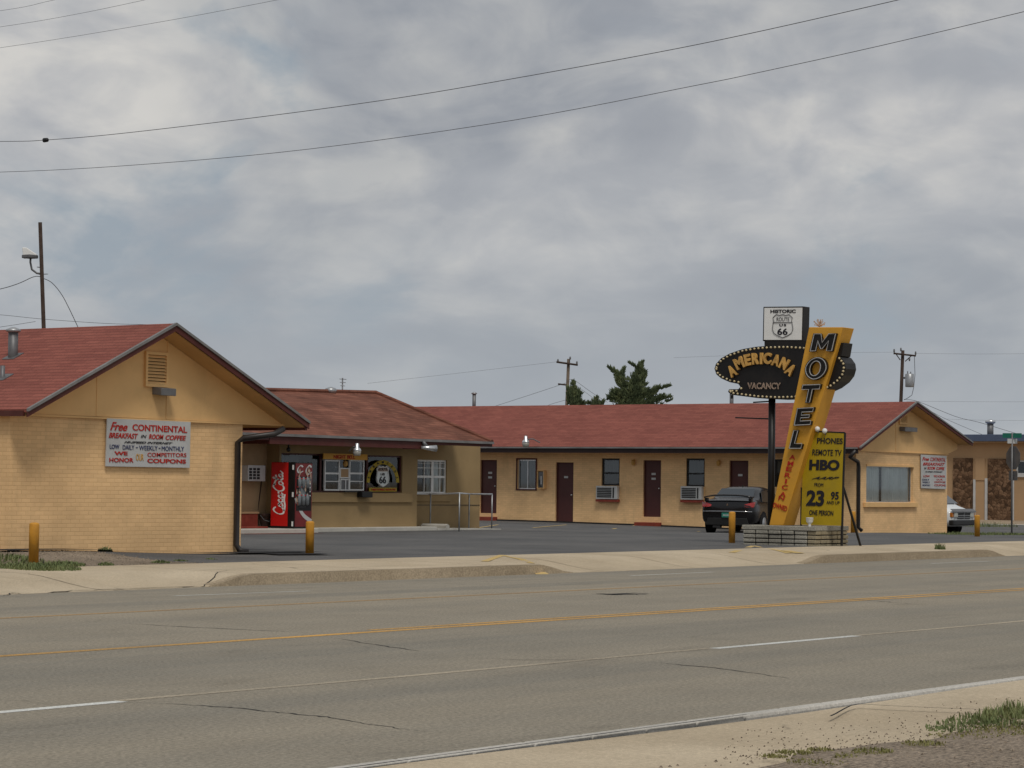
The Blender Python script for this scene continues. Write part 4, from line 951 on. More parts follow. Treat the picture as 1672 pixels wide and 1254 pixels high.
# ---------------------------------------------------------------- stone planter under the motel sign
pc = P(1331, 892, 2, 0); pL = P(1213, 887.5, 2, 0); PX = pc.x; PY0 = pc.y; PY1 = P(1213, 880, 0, PX).y
PX1 = P(1384, 880, 1, PY0).x; PT = P(1260, 858, 0, PX).z
pln = thing('stone_planter', ((PX+PX1)/2, (PY0+PY1)/2, 0), 'low grey and tan block planter wall around the foot of the slanted motel sign', 'planter')
random.seed(11)
def blockwall(mb, ax, v, a0, a1, z0, z1, rows, bw, t):
    hh = (z1-z0)/rows
    n = int(round((a1-a0)/bw))
    for r in range(rows):
        for k in range(n):
            A = a0+(a1-a0)*k/n+.013; B = a0+(a1-a0)*(k+1)/n-.013; j = random.uniform(0, .03)
            mb.box(pt(ax, v-j, A, z0+r*hh+.010), pt(ax, v+t, B, z0+(r+1)*hh-.010))
asphalt('block_grey', (.16, .15, .125), (.42, .40, .34), False, .3); asphalt('block_tan', (.24, .20, .13), (.33, .28, .19), False, .2)
def blocknoise(nm):
    t_ = MT[nm].node_tree
m = MB(); blockwall(m, 0, PX, PY0+.2, PY1, -.05, PT-.10, 4, .30, .2); m.build('block_wall', 'block_grey', pln, bev=.015)
m = MB(); blockwall(m, 1, PY0, PX, PX1, -.05, PT-.10, 4, .25, .2); m.build('block_wall', 'block_tan', pln, bev=.012)
m = MB(); m.box((PX+.03, PY0+.03, -.1), (PX+.19, PY1-.01, PT-.105)); m.box((PX+.19, PY0+.03, -.1), (PX1-.02, PY0+.17, PT-.105)); m.box((PX1-.2, PY0+.2, -.1), (PX1, PY1, PT-.105)); m.box((PX+.2, PY1-.2, -.1), (PX1-.2, PY1, PT-.105)); m.build('mortar_core', 'lot_dark', pln)
m = MB(); m.box((PX-.02, PY0-.02, PT-.10), (PX+.22, PY1+.02, PT)); m.box((PX+.22, PY0-.02, PT-.10), (PX1+.02, PY0+.22, PT)); m.box((PX1-.22, PY0+.22, PT-.10), (PX1+.02, PY1, PT)); m.box((PX+.22, PY1-.22, PT-.10), (PX1-.22, PY1+.02, PT)); m.build('coping', 'block_grey', pln, bev=.012)
m = MB(); m.box((PX+.2, PY0+.2, -.05), (PX1-.2, PY1-.2, PT-.12)); m.build('soil', 'gravel', pln)
# ---------------------------------------------------------------- the motel sign
XS = PX+.30                                    # face of the slanted box
XO = XS+.12                                    # face of the oval board
z4 = lambda x, y: (1140+x/2.917, 480+y/2.917)
z3 = lambda x, y: (1160+x/6.43, 490+y/6.43)
sign = thing('motel_sign', (XS, P(1260, 857, 0, XS).y, 0), 'tall sign with slanted yellow MOTEL box crossing a black bulb edged oval', 'sign')
pole_y = P(1259.8, 750, 0, XO+.25).y
MB().tube([(XO+.25, pole_y, -.1), (XO+.25, pole_y, P(1259, 640, 0, XO).z)], .08, 14).build('pole', 'sign_black', sign, True)
for (x0_, y0_, x1_, y1_) in ((1201, 682, 1262, 684), (1230, 657, 1262, 655)):
    a = P(x0_, y0_, 0, XO+.25); b = P(x1_, y1_, 0, XO+.25); MB().tube([a, b], .016, 6).build('rod', 'sign_black', sign)
m = MB(); m.tube([P(1195, 645, 0, XO+.2), P(1195, 651, 0, XO+.2)], .03, 6); m.build('rod', 'sign_black', sign)
ov = [(40, 720), (55, 670), (110, 610), (200, 560), (330, 515), (470, 490), (620, 478), (800, 474), (975, 484), (1130, 508), (1270, 545), (1370, 600), (1412, 660), (1420, 720), (1400, 790), (1350, 855), (1270, 915), (1160, 965), (1020, 1010), (880, 1035), (700, 1040), (500, 1030), (330, 1008), (225, 995), (182, 962), (195, 935), (290, 935), (312, 910), (290, 880), (200, 862), (110, 822), (60, 780)]
m = MB(); m.prism([P(*z3(*q_), 0, XO) for q_ in ov], (.50, 0, 0)); m.build('oval_board', 'sign_black', sign, bev=.01)
# edge bulbs, spaced along the outline
cxm, cym = 740, 760; pth = [Vector(q_) for q_ in ov]; pth.append(pth[0]); 
dist = 0; nxt = 20; bulbs = []
for i in range(len(pth)-1):
    a, b = pth[i], pth[i+1]; l = (b-a).length
    while nxt <= dist+l:
        q_ = a+(b-a)*((nxt-dist)/l); tg_ = (b-a).normalized(); nn = Vector((-tg_.y, tg_.x)); 
        bulbs.append(q_+nn*19); nxt += 44
    dist += l
inv = lambda q_: 870 < q_.x < 1330 and not (q_.x > 1240 and q_.y > 880)
bproto = None
for q_ in bulbs:
    if 1000 < q_.x < 1200 : continue
    c_ = P(*z3(q_.x, q_.y), 0, XO-.02)
    m = MB(); m.sph((0, 0, 0), .026, 8, 5); m.lathe((0, 0, 0), [(.022, .035), (.022, .0)], 8, 'x')
    if bproto is None:
        bproto = m.build('bulb', 'bulb', sign, True); bo_ = bproto; 
        for v in bproto.data.vertices: v.co += ORG[sign.name]
    else: bo_ = bproto.copy(); COL.objects.link(bo_)
    bo_.location = c_-ORG[sign.name]
# AMERICANA on an arc
def am(t):
    pts_ = [(228, 745), (305, 662), (393, 628), (475, 615), (537, 613), (600, 612), (690, 632), (775, 668), (842, 733)]
    f_ = t*8; i = max(0, min(7, int(math.floor(f_)))); k = f_-i
    return Vector(pts_[i])*(1-k)+Vector(pts_[i+1])*k
ang = [-30, -25, -12, -5, 0, 4, 12, 26, 36]
for i, ch in enumerate('AMERICANA'):
    c_ = am(i/8); th = R(ang[i]); ux = Vector((math.cos(th), math.sin(th))); vy = Vector((math.sin(th), -math.cos(th)))
    wd = {'I': 26, 'M': 96, 'E': 62, 'R': 70}.get(ch, 78); hh = 120
    TL = c_-ux*wd/2+vy*hh/2; TR = c_+ux*wd/2+vy*hh/2; BL = c_-ux*wd/2-vy*hh/2
    ptext(ch, 'lettering', 'gold', sign, 0, XO-.04, z3(*TL), z3(*TR), z3(*BL), bold=.05, ext=.03)
ptext('VACANCY', 'lettering', 'neon', sign, 0, XO-.03, z3(388, 866), z3(738, 868), z3(388, 934), outline=.03)
# patches behind the white box
a = [P(*z3(*q_), 0, XO+.05) for q_ in ((567, 430), (1000, 430), (1000, 500), (567, 500))]
MB().prism(a, (.3, 0, 0)).build('riser', 'sign_black', sign)
a = [P(*z3(*q_), 0, XO+.0) for q_ in ((1230, 440), (1400, 447), (1375, 590), (1200, 600))]
MB().prism(a, (.42, 0, 0)).build('ballast_box', 'sign_black', sign, bev=.01)
# slanted box
pyl = [P(*z4(528, 158), 0, XS), P(*z4(690, 158), 0, XS), P(*z4(405, 1103), 0, XS), P(*z4(338, 1103), 0, XS)]
bx = MB().prism(pyl, (.52, 0, 0)).build('slanted_box', 'sign_yellow', sign, bev=.012)
def p4(x, y, d=0): return P(*z4(x, y), 0, XS-d)
GL = {'M': [[(0, 0), (0, 1), (.30, 1), (.5, .52), (.70, 1), (1, 1), (1, 0), (.77, 0), (.77, .62), (.57, .12), (.43, .12), (.23, .62), (.23, 0)]],
      'T': [[(0, 1), (1, 1), (1, .76), (.63, .76), (.63, 0), (.37, 0), (.37, .76), (0, .76)]],
      'E': [[(0, 0), (0, 1), (1, 1), (1, .78), (.30, .78), (.30, .61), (.85, .61), (.85, .40), (.30, .40), (.30, .22), (1, .22), (1, 0)]],
      'L': [[(0, 0), (0, 1), (.33, 1), (.33, .26), (1, .26), (1, 0)]],
      'O': [[(.5+.5*math.sin(a_*math.pi/12), .5+.5*math.cos(a_*math.pi/12)) for a_ in range(24)], [(.5+.24*math.sin(a_*math.pi/12), .5+.29*math.cos(a_*math.pi/12)) for a_ in range(24)]]}
for ch, TL, TR, BL in (('M', (548, 188), (657, 187), (528, 274)), ('O', (516, 300), (620, 300), (498, 409)), ('T', (495, 432), (583, 429), (476, 520)), ('E', (470, 543), (551, 539), (453, 628)), ('L', (453, 648), (512, 648), (430, 738))):
    g_ = lambda u, v, d: p4(BL[0]+(TR[0]-TL[0])*u+(TL[0]-BL[0])*v, BL[1]+(TR[1]-TL[1])*u+(TL[1]-BL[1])*v, d)
    m = MB(); lp = GL[ch]
    if ch != 'O':
        t_ = .10; n_ = len(lp[0]); fr_ = [g_(u, v, t_) for u, v in lp[0]]; bk2 = [p+Vector((t_-.002, 0, 0)) for p in fr_]
        m.add(fr_+bk2, [tuple(range(n_))]+[(i, (i+1) % n_, n_+(i+1) % n_, n_+i) for i in range(n_)])
    else:
        n_ = 24; A_o = [g_(u, v, .10) for u, v in lp[0]]; B_o = [g_(u, v, .10) for u, v in lp[1]]; A_b = [p+Vector((.098, 0, 0)) for p in A_o]; B_b = [p+Vector((.098, 0, 0)) for p in B_o]
        m.add(A_o+B_o+A_b+B_b, [f_ for i in range(n_) for j in [(i+1) % n_] for f_ in ((i, j, n_+j, n_+i), (i, 2*n_+i, 2*n_+j, j), (n_+i, n_+j, 3*n_+j, 3*n_+i))])
    l = m.build('letter', 'sign_black', sign)
    m = MB()
    for q_ in lp:
        cu_, cv_ = sum(a_[0] for a_ in q_)/len(q_), sum(a_[1] for a_ in q_)/len(q_)
        o_ = [g_(u+(.045 if q_ is lp[0] and u < .5 else -.02)*1, v+(.03 if v < .5 else -.03)*(1 if q_ is lp[0] else -1), .125) for u, v in q_]
        m.tube(o_+[o_[0]], .010, 5)
    m.build('neon_tube', 'neon_white', l)
for ch, (cx_, cy_) in zip('AMERICAN', ((362, 378), (345, 437), (331, 487), (319, 545), (303, 602), (292, 657), (274, 722), (261, 758))):
    f_ = lambda x, y: P(1230+x/5.7, 680+y/5.7, 0, XS-.012)
    w2 = 8 if ch == 'I' else 27
    text(ch, 'lettering', 'red_paint', sign, f_(cx_-w2+5, cy_-22), f_(cx_+w2+5, cy_-18), f_(cx_-w2-3, cy_+20), bold=.015, ext=.004)
f_ = lambda x, y: P(1230+x/5.7, 680+y/5.7, 0, XS-.012)
text('OWNED', 'lettering', 'red_paint', sign, f_(190, 798), f_(318, 838), f_(182, 846), bold=.01, ext=.004)
# white box on top
XH = XO+.05
hc = [P(*z3(*q_), 0, XH) for q_ in ((555, 70), (975, 65), (965, 430), (548, 430))]
MB().prism(hc, (.30, 0, 0)).build('top_box', 'sign_black', sign, bev=.01)
hf = [P(*z3(*q_), 0, XH-.012) for q_ in ((566, 82), (964, 79), (956, 417), (560, 417))]
MB().prism(hf, (.010, 0, 0)).build('top_face', 'white', sign)
T = lambda s_, tl, tr, bl, mat='dark_paint', **k: ptext(s_, 'lettering', mat, sign, 0, XH-.018, z3(*tl), z3(*tr), z3(*bl), ext=.003, **k)
T('HISTORIC', (630, 100), (895, 98), (630, 136), bold=.03); T('US', (724, 250), (795, 250), (724, 275), bold=.03, spacing=1.3); T('66', (702, 296), (810, 296), (702, 366), bold=.02); T('ROUTE', (695, 180), (828, 180), (695, 220), mat='grey_metal')
m = MB(); o = shield(m, lambda u, v, d: P(*z3(758+108*u, 272-122*v), 0, XH-.022), 0); m.tube(o+[o[0]], .008, 6); m.tube([P(*z3(655, 234), 0, XH-.022), P(*z3(860, 234), 0, XH-.022)], .007, 6); m.build('shield_outline', 'grey_metal', sign)
# finial bulbs on the top of the slanted box
p = P(1338, 533, 0, XS+.2); m = MB(); random.seed(5)
for k in range(26):
    an = random.uniform(0, 6.28); el = random.uniform(.1, 1.4); d = Vector((math.cos(an)*math.cos(el), math.sin(an)*math.cos(el), math.sin(el)))*random.uniform(.10, .18); m.tube([p, p+d], [.014, .006], 5); m.sph(p+d, .014, 6, 4)
m.build('starburst', 'neon', sign)
# ---------------------------------------------------------------- price sign
XP = XS+.19
ps = thing('price_sign', P(1375, 891, 0, XP), 'yellow price board reading HBO and 23 95, standing on black legs beside the slanted sign', 'sign')
z5 = lambda x, y: (1230+x/5.7, 680+y/5.7)
cs = [z4(560, 655), z5(852, 152), z5(822, 1018), z5(445, 1005), z4(497, 862)]
MB().prism([P(*q_, 0, XP) for q_ in cs], (.03, 0, 0)).build('board', 'board_yellow', ps)
m = MB(); q_ = [P(*c_, 0, XP+.01) for c_ in cs]
m.tube([P(*z5(822, 1205), 0, XP+.02), P(*z5(838, 560), 0, XP+.02), P(*z5(853, 152), 0, XP+.02)], .028, 6); m.build('leg', 'sign_black', ps); m = MB(); m.tube([P(*z5(440, 1100), 0, XP+.02), P(*z5(445, 1005), 0, XP+.02), P(*z5(452, 660), 0, XP+.02)], .024, 6); m.build('leg', 'sign_black', ps); MB().tube([q_[0], q_[1]], .018, 6).build('top_rail', 'sign_black', ps)
bk_ = P(*z5(838, 655), 0, XP+.05); ft = P(1405, 891, 2, 0)
MB().tube([bk_, ft], .028, 6).build('brace', 'sign_black', ps)
T = lambda s_, tl, tr, bl, **k: ptext(s_, 'lettering', 'dark_paint', ps, 0, XP-.008, z5(*tl), z5(*tr), z5(*bl), ext=.003, **k)
T('PHONES', (594, 198), (833, 203), (592, 252), bold=.02); T('REMOTE TV', (552, 305), (822, 312), (548, 361), bold=.01); T('HBO', (524, 400), (806, 404), (518, 500), bold=.05)
T('AARP', (560, 560), (803, 562), (540, 584), shear=.4, bold=.02); T('FROM', (570, 618), (652, 622), (568, 650)); T('23', (500, 685), (665, 690), (490, 832), bold=.04); T('95', (724, 700), (797, 702), (720, 774), bold=.03); T('AND UP', (682, 785), (803, 790), (680, 815)); T('ONE PERSON', (522, 870), (745, 878), (520, 916), bold=.01)
# spot lamp on the coping
p = P(1322, 857, 0, PX+.12)
sl = thing('spot_lamp', p, 'small white spot lamp on the planter coping below the price board', 'lamp')
MB().tube([(p.x, p.y, PT), (p.x, p.y, PT+.08)], .03, 8).build('stem', 'white', sl); MB().lathe((p.x, p.y, PT+.06), [(.045, 0), (.075, .04), (.085, .12), (.09, .125), (.06, .13)], 14).build('head', 'white', sl, True)
for (px, py) in ((1334.5, 700.5), (1346.5, 703.5)):
    p = P(px, py, 0, XP-.05); r = thing('spot_lamp', p, 'small white spot lamp on top of the price board, ' + ('nearer the slanted box' if px < 1340 else 'farther from the slanted box'), 'lamp', 'spot lamps on the price board')
    MB().sph(p, .06, 10, 6).build('head', 'white', r, True); MB().tube([p, p+Vector((.08, 0, -.12))], .012, 6).build('stem', 'grey_metal', r)
# ================================================================ vehicles
def car_ring(x, w, zb, zs, wr, zr, green):
    h = [(0, zb), (w*.8, zb), (w*.97, zb+.10), (w, zb+.30), (w, zs-.14), (w*.975, zs-.02)]
    h += [(w*.93, zs+.03), (lerp(w*.93, wr, .5), lerp(zs+.03, zr, .5)), (wr+.03, zr-.07), (wr-.07, zr), (wr*.45, zr+.012), (0, zr+.015)] if green else \
         [(w*.95, zs+.01), (w*.9, lerp(zs, zr, .5)), (w*.84, zr-.02), (w*.74, zr), (w*.4, zr+.01), (0, zr+.015)]
    return [Vector((x, -a, b)) for a, b in h]+[Vector((x, a, b)) for a, b in h[-2:0:-1]]
st = [(0, .70, .42, .80, .6, .86, 0), (.03, .80, .33, .88, .62, .98, 0), (.12, .85, .27, .93, .66, 1.05, 0), (.40, .875, .24, .96, .68, 1.08, 0), (.62, .88, .23, .96, .64, 1.10, 0), (.72, .88, .23, .96, .64, 1.14, 1), (1.20, .885, .22, .95, .56, 1.40, 1),
      (1.55, .885, .21, .95, .57, 1.465, 1), (2.1, .885, .2, .94, .58, 1.485, 1), (2.6, .885, .2, .93, .57, 1.45, 1), (3.0, .885, .2, .92, .60, 1.30, 1), (3.45, .885, .2, .90, .66, 1.06, 1), (3.6, .88, .2, .88, .6, 1.0, 0), (4.1, .86, .22, .80, .6, .88, 0), (4.42, .78, .26, .70, .5, .76, 0), (4.55, .62, .36, .60, .4, .64, 0)]
car = thing('parked_car', (0, 0, 0), 'black sedan with rear spoiler and green plate, parked before the far wing', 'car')
MB().loft([car_ring(*s_) for s_ in st]).build('body', 'car_black', car, True, sub=1)
rw = lambda y, t: (lerp(.70, 1.18, t)-.035, y*lerp(.64, .55, t)/.6, lerp(1.12, 1.395, t)+.02)
m = MB(); m.grid(lambda u, v: rw((u-.5)*1.16, v), 6, 4); m.build('rear_window', 'car_glass', car, True)
for sgn in (-1, 1):
    def sy(z): return sgn*(lerp(.885*.93, .60, (z-.98)/.45)+.018)
    m = MB()
    for poly in ([(.95, 1.01), (1.35, 1.32), (2.02, 1.38), (2.04, .99)], [(2.12, .99), (2.10, 1.38), (2.6, 1.34), (3.25, 1.0)]):
        m.prism([(a, sy(b), b) for a, b in poly], (0, -sgn*.01, 0))
    m.build('side_window', 'car_glass', car)
    for wx in (.92, 3.62):
        wb = MB(); wb.lathe((wx, sgn*.79, .32), [(.30, -.10), (.32, -.07), (.32, .07), (.30, .10), (.2, .102)], 28, 'y'); w_ = wb.build('wheel', 'rubber', car, True)
        q_ = MB(); q_.lathe((wx, sgn*.80, .32), [(.205, -.095), (.21, .095), (.19, .10)], 20, 'y'); q_.build('rim', 'galv', w_, True)
        m = MB(); m.lathe((wx, sgn*.874, .34), [(.37, -.012), (.37, .012)], 28, 'y'); m.build('wheel_arch', 'rubber', car)
        for v in w_.data.vertices: v.co.y += sgn*.012
        q2 = [c_ for c_ in COL.objects if c_.parent == w_][0]
        for v in q2.data.vertices: v.co.y += sgn*.014
    m = MB(); m.prism([(.055, sgn*.30, .90), (.02, sgn*.55, .93), (.02, sgn*.80, 1.0), (.10, sgn*.84, 1.0), (.04, sgn*.82, .83), (-.02, sgn*.60, .84)], (.10, 0, 0)); m.build('tail_light', 'tail_red', car, True, bev=.015)
    m = MB(); m.sph((0, 0, 0), .10, 10, 6, .7); m.v = [Vector((v.x*.6+3.05, v.y*1.1+sgn*.98, v.z+1.02)) for v in m.v]; m.build('door_mirror', 'car_black', car, True)
    MB().box((.02, sgn*.35-.12, .20), (.2, sgn*.35+.12, .27)).build('bumper_insert', 'grille', car) if sgn > 0 else None
m = MB(); m.grid(lambda u, v: (lerp(.02, .24, v)+.10*abs(u-.5)**2, (u-.5)*1.52, 1.185-.07*(abs(u-.5)*2)**3+.015*v), 12, 2)
sp_ = m.build('spoiler', 'car_black', car, True); q_ = sp_.modifiers.new('t', 'SOLIDIFY'); q_.thickness = .04
for y in (-.70, .70): MB().box((.05, y-.05, 1.0), (.2, y+.05, 1.12)).build('strut', 'car_black', sp_, bev=.01)
MB().tube([(.015, -.78, .70), (-.035, -.5, .705), (-.05, 0, .71), (-.035, .5, .705), (.015, .78, .70)], .014, 6).build('bumper_trim', 'chrome', car, True)
m = MB(); m.prism([(-.03, -.62, .50), (-.03, .62, .50), (.0, .68, .28), (.0, -.68, .28)], (.05, 0, 0)); m.build('lower_bumper', 'grille', car, bev=.01)
pl_ = MB().box((-.065, -.16, .52), (-.05, .16, .665)).build('licence_plate', 'plate_green', car)
m = MB()
for k in range(6): m.box((-.069, -.12+k*.042, .565), (-.066, -.095+k*.042, .61))
m.build('plate_mark', 'white_board', pl_)
m = MB()
for k in range(3):
    a = R(90+120*k); c_ = Vector((0, math.cos(a), math.sin(a)))*.038; t_ = Vector((0, -math.sin(a), math.cos(a)))*.020; o_ = Vector((-.008, 0, .91))
    m.prism([o_, o_+c_*.5+t_, o_+c_, o_+c_*.5-t_], (.012, 0, 0))
m.build('emblem', 'chrome', car)
m = MB(); m.box((.80, -.14, 1.19), (.815, .14, 1.22)); m.build('window_sticker', 'white_board', car)
m = MB(); m.prism([(1.6, 0, 1.475), (1.75, 0, 1.475), (1.62, 0, 1.53)], (0, .02, 0)); m.build('antenna_fin', 'car_black', car)
MB().tube([(-.02, -.55, .27), (.2, -.55, .27)], .035, 10).build('exhaust', 'chrome', car, True)
def at_depth(px, py, z):
    d = fw+rt*((px-836)/CF)+up*((627-py)/CF); return CO+d*z
cp_ = at_depth(1187.5, 850, 75.0)
car.location = (cp_.x, cp_.y, surf(cp_.x+1, cp_.y)-.01); car.rotation_euler = (0, 0, R(14)); car.scale = (1, .98, .965)
# ---- van, nose to the street
van = thing('parked_van', (0, 0, 0), 'white passenger van nosing out from behind the far wing gable', 'van')
def vring(x, w, zb, zs, wr, zr):
    h = [(0, zb), (w*.85, zb), (w*.98, zb+.08), (w, zb+.3), (w, zs-.1), (w*.985, zs), (lerp(w, wr, .5), lerp(zs, zr, .5)), (wr+.03, zr-.12), (wr-.08, zr-.01), (wr*.5, zr+.01), (0, zr+.015)]
    return [Vector((x, -a, b)) for a, b in h]+[Vector((x, a, b)) for a, b in h[-2:0:-1]]
vs_ = [(.0, .86, .48, .92, .80, 1.0), (-.06, .93, .42, .98, .84, 1.06), (-.28, .97, .4, 1.04, .86, 1.17), (-.58, .99, .38, 1.1, .88, 1.27), (-.66, .99, .38, 1.12, .86, 1.32), (-1.05, 1.0, .38, 1.18, .80, 1.72), (-1.42, 1.0, .38, 1.2, .77, 2.0), (-2.1, 1.0, .38, 1.2, .77, 2.06), (-3.5, 1.0, .38, 1.2, .78, 2.08), (-5.2, 1.0, .4, 1.2, .78, 2.07), (-5.4, .96, .45, 1.2, .74, 2.0)]
MB().loft([vring(*s_) for s_ in vs_][::-1]).build('body', 'van_white', van, True, sub=1)
def ws(u, v): return (lerp(-.64, -1.36, v)+.035, (u-.5)*2*lerp(.80, .70, v), lerp(1.33, 1.93, v)+.02)
m = MB(); m.grid(ws, 6, 4); m.build('windshield', 'car_glass', van, True)
for sgn in (-1, 1):
    m = MB(); f_ = lambda z: sgn*(lerp(.99, .80, (z-1.2)/.75)+.02)
    for poly in ([(-.92, 1.28), (-1.42, 1.86), (-2.2, 1.88), (-2.2, 1.26)], [(-2.35, 1.26), (-2.35, 1.88), (-3.9, 1.88), (-3.9, 1.26)]):
        m.prism([(a, f_(b), b) for a, b in poly], (0, -sgn*.01, 0))
    m.build('side_window', 'car_glass', van)
    m = MB(); m.box((-.05, sgn*.52, .80), (.03, sgn*.80, .98)); m.build('headlight', 'lamp_clear', van, bev=.015)
    m = MB(); m.box((-.10, sgn*.81, .80), (.0, sgn*.93, .98)); m.build('turn_light', 'amber', van, bev=.015)
    for wx in (-.95, -4.3):
        w_ = MB().lathe((wx, sgn*.93, .36), [(.33, -.11), (.36, -.08), (.36, .07), (.33, .085)], 24, 'y').build('wheel', 'rubber', van, True)
        MB().lathe((wx, sgn*.94, .36), [(.2, -.09), (.2, .09)], 18, 'y').build('rim', 'galv', w_, True)
        MB().lathe((wx, sgn*.995, .40), [(.42, -.01), (.42, .01)], 24, 'y').build('wheel_arch', 'rubber', van)
    m = MB(); m.sph((0, 0, 0), .12, 8, 6); m.v = [Vector((v.x*.5-1.0, v.y*.8+sgn*1.14, v.z*1.2+1.35)) for v in m.v]; m.build('door_mirror', 'grille', van, True)
gr = MB().box((-.04, -.50, .72), (.012, .50, 1.0)).build('grille', 'grille', van)
m = MB(); m.box((.014, -.92, .985), (.02, .92, 1.02)); m.box((.014, -.5, .85), (.022, .5, .875)); m.box((.013, -.015, .72), (.021, .015, .985)); m.box((.013, -.95, .77), (.021, .95, .79)); m.build('grille_bar', 'galv', gr)
m = MB(); m.prism([(.06, -.95, 1.01), (.06, .95, 1.01), (-.08, .93, 1.12), (-.08, -.93, 1.12)], (0, 0, .02)); m.build('hood_guard', 'grey_metal', van, bev=.01)
m = MB(); m.box((-.12, -.98, .46), (.08, .98, .68)); m.build('bumper', 'grille', van, bev=.04)
m = MB(); m.box((-.72, -.6, 1.345), (-.66, .6, 1.37)); m.build('wiper', 'black', van)
gv = -.30
vp_ = P(1548, 872, 2, gv)
vX = 82.0; vY = P(1592, 850, 0, vX).y+.15
van.location = (vX+.55, vY+.55, gv-.10); van.scale = (1, 1, .87); van.rotation_euler = (0, 0, R(-90))
# ================================================================ street sign post
gp_ = S(1652, 873); pxx = gp_.x
ssg = thing('street_sign_post', gp_, 'street sign post with stop sign back and green name blade, at right edge', 'sign')
tz = P(1653, 707, 0, pxx)
MB().tube([(gp_.x, gp_.y, gp_.z-.2), (gp_.x, gp_.y, tz.z)], .03, 8).build('post', 'grey_metal', ssg, True)
o_ = P(1652, 745, 0, pxx); d_ = Vector((.62, -.78, 0)).normalized()     # sign plane, seen at a slant from behind
rgt = Vector((.50, .87, 0)).normalized()
def octo(c_, r, n=8, a0=22.5): return [c_+rgt*(r*math.cos(R(a0+360/n*k)))+Vector((0, 0, r*math.sin(R(a0+360/n*k)))) for k in range(n)]
nrm = rgt.cross(Vector((0, 0, 1)))
MB().prism(octo(Vector((gp_.x, gp_.y, o_.z-.05))+nrm*.04, .40), nrm*.008).build('stop_sign_back', 'grey_metal', ssg)
MB().prism([Vector((gp_.x, gp_.y, o_.z-.62))+nrm*.04+rgt*a+Vector((0, 0, b)) for a, b in ((-.23, -.15), (.23, -.15), (.23, .15), (-.23, .15))], nrm*.008).build('plaque_back', 'grey_metal', ssg)
for z_, w_, mt, ax_ in ((-.08, .30, 'sign_green', Vector((.35, -.94, 0))), (-.26, .22, 'white_board', Vector((.9, -.3, 0)))):
    c_ = Vector((gp_.x, gp_.y, tz.z+z_)); ax_ = ax_.normalized(); nn = ax_.cross(Vector((0, 0, 1)))
    MB().prism([c_-ax_*w_-Vector((0, 0, .075)), c_+ax_*w_-Vector((0, 0, .075)), c_+ax_*w_+Vector((0, 0, .075)), c_-ax_*w_+Vector((0, 0, .075))], nn*.012).build('name_blade', mt, ssg)
# ================================================================ blue fascia building
gb = -.25
XB = P(1596, 848, 2, gb).x
zf0, zf1 = P(1620, 721, 0, XB).z, P(1620, 709.5, 0, XB-.3).z
bb = thing('shop_building', (XB, 55, gb), 'low tan building with blue roof fascia and brown stone panels across the side street', 'building')
ya, yb2 = P(1545, 760, 0, XB).y+6, P(1672, 760, 0, XB).y-14
def rb_(x0, y0, x1, y1): return rect(0, XB, x0, y0, x1, y1)
wn = rb_(1659, 751.5, 1690, 775)
m = MB(); wall(m, 0, XB, yb2, ya, gb-.5, zf0, [wn], .25); m.box((XB+.25, yb2, gb-.5), (XB+12, yb2+.25, zf0)); m.box((XB+.25, ya-.25, gb-.5), (XB+12, ya, zf0)); m.box((XB+11.75, yb2+.25, gb-.5), (XB+12, ya-.25, zf0)); m.build('wall', 'tan_wall', bb)
m = MB(); m.box((XB-.6, yb2-.6, zf0), (XB+12.6, ya+.6, zf1)); m.build('roof', 'blue_fascia', bb, bev=.02)
m = MB(); m.box((XB-.5, yb2-.5, zf0-.06), (XB+12, ya+.5, zf0-.002)); m.build('soffit', 'tan_wall', bb)
for r_ in ((1557, 748, 1588.5, 849), (1613.5, 749, 1651, 849)):
    a0, a1, z0_, z1_ = rb_(*r_); MB().box((XB-.07, a0, gb-.3), (XB-.003, a1, z1_)).build('stone_panel', 'stone_clad', bb)
for r_ in ((1589.5, 783, 1593, 848), (1608.5, 781, 1613, 847), (1652.5, 775, 1656, 849)):
    a0, a1, z0_, z1_ = rb_(*r_); MB().box((XB-.05, a0, gb-.3), (XB-.004, a1, z1_)).build('window_post', 'white_board', bb)
a0, a1, z0_, z1_ = rb_(1593, 748, 1608.5, 784); MB().box((XB-.04, a0, z0_), (XB-.004, a1, z1_)).build('header_panel', 'tan_wall', bb)
f = frame(bb, 'window', 'white_board', 0, XB, wn, .08, -.03, .06); pane(f, 0, XB+.06, wn); MB().box((XB+.4, wn[0]-.1, wn[2]-.1), (XB+.42, wn[1]+.1, wn[3]+.1)).build('room_shade', 'dark_interior', f)
a0, a1, z0_, z1_ = rb_(1655, 775, 1695, 779); MB().box((XB-.08, a0, z0_), (XB-.005, a1, z1_)).build('sill', 'white_board', bb)
p = P(1617, 709, 0, XB+3); m = MB(); zt_ = P(1617, 692, 0, XB+3).z
v_ = MB().tube([(XB+3, p.y, zf1-.1), (XB+3, p.y, zt_)], .17, 14).build('vent_pipe', 'grey_metal', bb, True); MB().lathe((XB+3, p.y, zt_), [(.18, 0), (.27, .05), (.28, .16), (.2, .2), (.06, .24)], 14).build('cap', 'alu', v_, True)
def gsheet(name, mat, pts, d):
    m = MB(); m.add([(x, y, surf(x, y)+d) for x, y in pts], [tuple(range(len(pts)))]); return struct(m.build(name, mat))
def strip_xy(name, mat, X0, X1, ya_, yb_, d): sheet(name, mat, arange(X0, X1, 1.5), arange(ya_, yb_, 1.0), lambda x, y: lot_z(x, y), d)
strip_xy('yard', 'dirt', XB-14, XB+3, 27.5, 75, .012); strip_xy('sidewalk', 'slab_white', XB-15.8, XB-14.2, 27.5, 75, .016)
